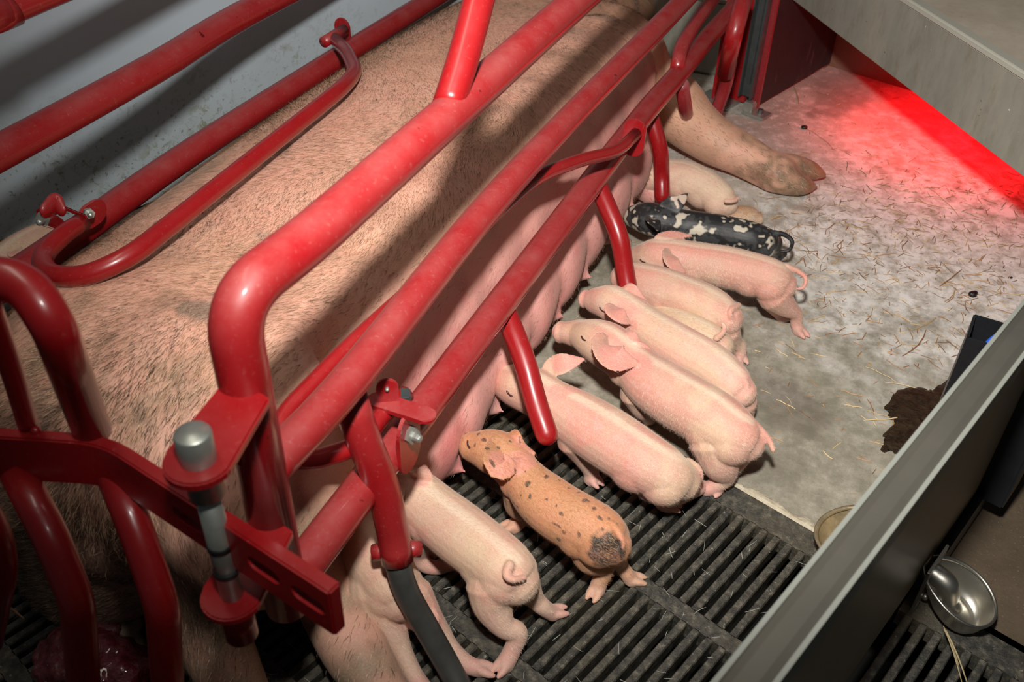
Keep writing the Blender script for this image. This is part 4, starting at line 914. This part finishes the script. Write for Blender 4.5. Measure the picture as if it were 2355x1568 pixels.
# dung pellets
def pellet(u, v, r, label):
    p = P(u, v); bm = bmesh.new(); ell(bm, p+Vector((0, 0, r*.6)), (r*1.25, r, r*.75), (0, 0, random.uniform(0, 3)), 14)
    for vt in bm.verts: vt.co += Vector((noise.noise(vt.co*180), noise.noise(vt.co*180+X3*9), 0))*r*.3
    tag(link('dung_pellet', frm(bm), DUNG), label, 'dung', 'dung pellets on the slab')
pellet(1849, 296, .0075, 'dark dung pellet on the slab below the red lit floor'); pellet(2236, 680, .0085, 'black dung pellet among straw near the blue hose'); pellet(2325, 640, .003, 'tiny dark dung crumb beside the partition cap')
# wet manure patch beside the channel post
def patch(name, cx, cy, rx, ry, ang, mat, label, cat, h=.004, seed=1.0, n=110):
    bm = bmesh.new(); R0 = []; cen = bm.verts.new((cx, cy, h*1.2)); prev = None
    for q, hh in ((.35, 1.2), (.7, 1.0), (.92, .6), (1.0, .05)):
        rg = []
        for j in range(n):
            t = 2*math.pi*j/n; w_ = 1+.5*noise.noise(Vector((math.cos(t)*1.3, math.sin(t)*1.3, seed)))+.16*noise.noise(Vector((math.cos(t)*5, math.sin(t)*5, seed)))+.08*noise.noise(Vector((math.cos(t)*16, math.sin(t)*16, seed)))
            x, y = math.cos(t)*rx*q*w_, math.sin(t)*ry*q*w_
            rg.append(bm.verts.new((cx+x*math.cos(ang)-y*math.sin(ang), cy+x*math.sin(ang)+y*math.cos(ang), h*hh*(1+.5*noise.noise(Vector((x*90, y*90, seed))))+.0003)))
        if prev is None:
            for j in range(n): bm.faces.new((cen, rg[j], rg[(j+1) % n]))
        else:
            for j in range(n): bm.faces.new((prev[j], rg[j], rg[(j+1) % n], prev[(j+1) % n]))
        prev = rg
    return tag(link(name, frm(bm), mat), label, cat)
p = P(2150, 945); patch('manure_patch', p.x, p.y, .13, .058, -.5, MANURE, 'wet brown manure patch with straw at the foot of the channel post', 'manure', .004, 2.3)
# afterbirth on the grate below the gate
def lump(keys, vx=.0035, amp=.008, seed=0.0):
    bm = bmesh.new()
    for k_ in keys: limb(bm, [K(*q) for q in k_], 5, 16)
    me = remesh(bm, vx, 3); c = coords(me).copy(); n = vnoise(c, 28, seed)+.5*vnoise(c, 70, seed+2); nr = np.empty(len(c)*3, np.float32); me.vertices.foreach_get('normal', nr)
    c += nr.reshape(-1, 3)*(n*amp)[:, None]; c[:, 2] = np.maximum(c[:, 2], .001); me.vertices.foreach_set('co', c.ravel()); return me
ab = empty('afterbirth', P(210, 1500, 0), 'glistening dark red afterbirth lying on the grate behind the kinked gate tubes', 'afterbirth')
link('placenta_mass', lump([[(110, 1500, .012, .022), (150, 1490, .016, .030), (205, 1500, .016, .034), (260, 1510, .014, .032), (310, 1525, .010, .024)], [(120, 1545, .010, .024), (200, 1560, .012, .034), (290, 1565, .012, .030)]], seed=1), FLESH, ab)
o = link('dark_lobe', lump([[(225, 1470, .018, .020), (240, 1440, .024, .024), (255, 1415, .016, .018)], [(262, 1455, .016, .018), (270, 1425, .012, .012)]], seed=4), FLESH, ab)
o = link('membrane', lump([[(255, 1480, .016, .010), (290, 1450, .020, .014), (310, 1425, .014, .012)], [(300, 1470, .014, .012), (322, 1500, .010, .012), (340, 1535, .006, .009)], [(250, 1490, .012, .008), (300, 1484, .014, .010)]], seed=7, amp=.006), MEMB, ab); o['label'] = 'brownish see-through membrane'
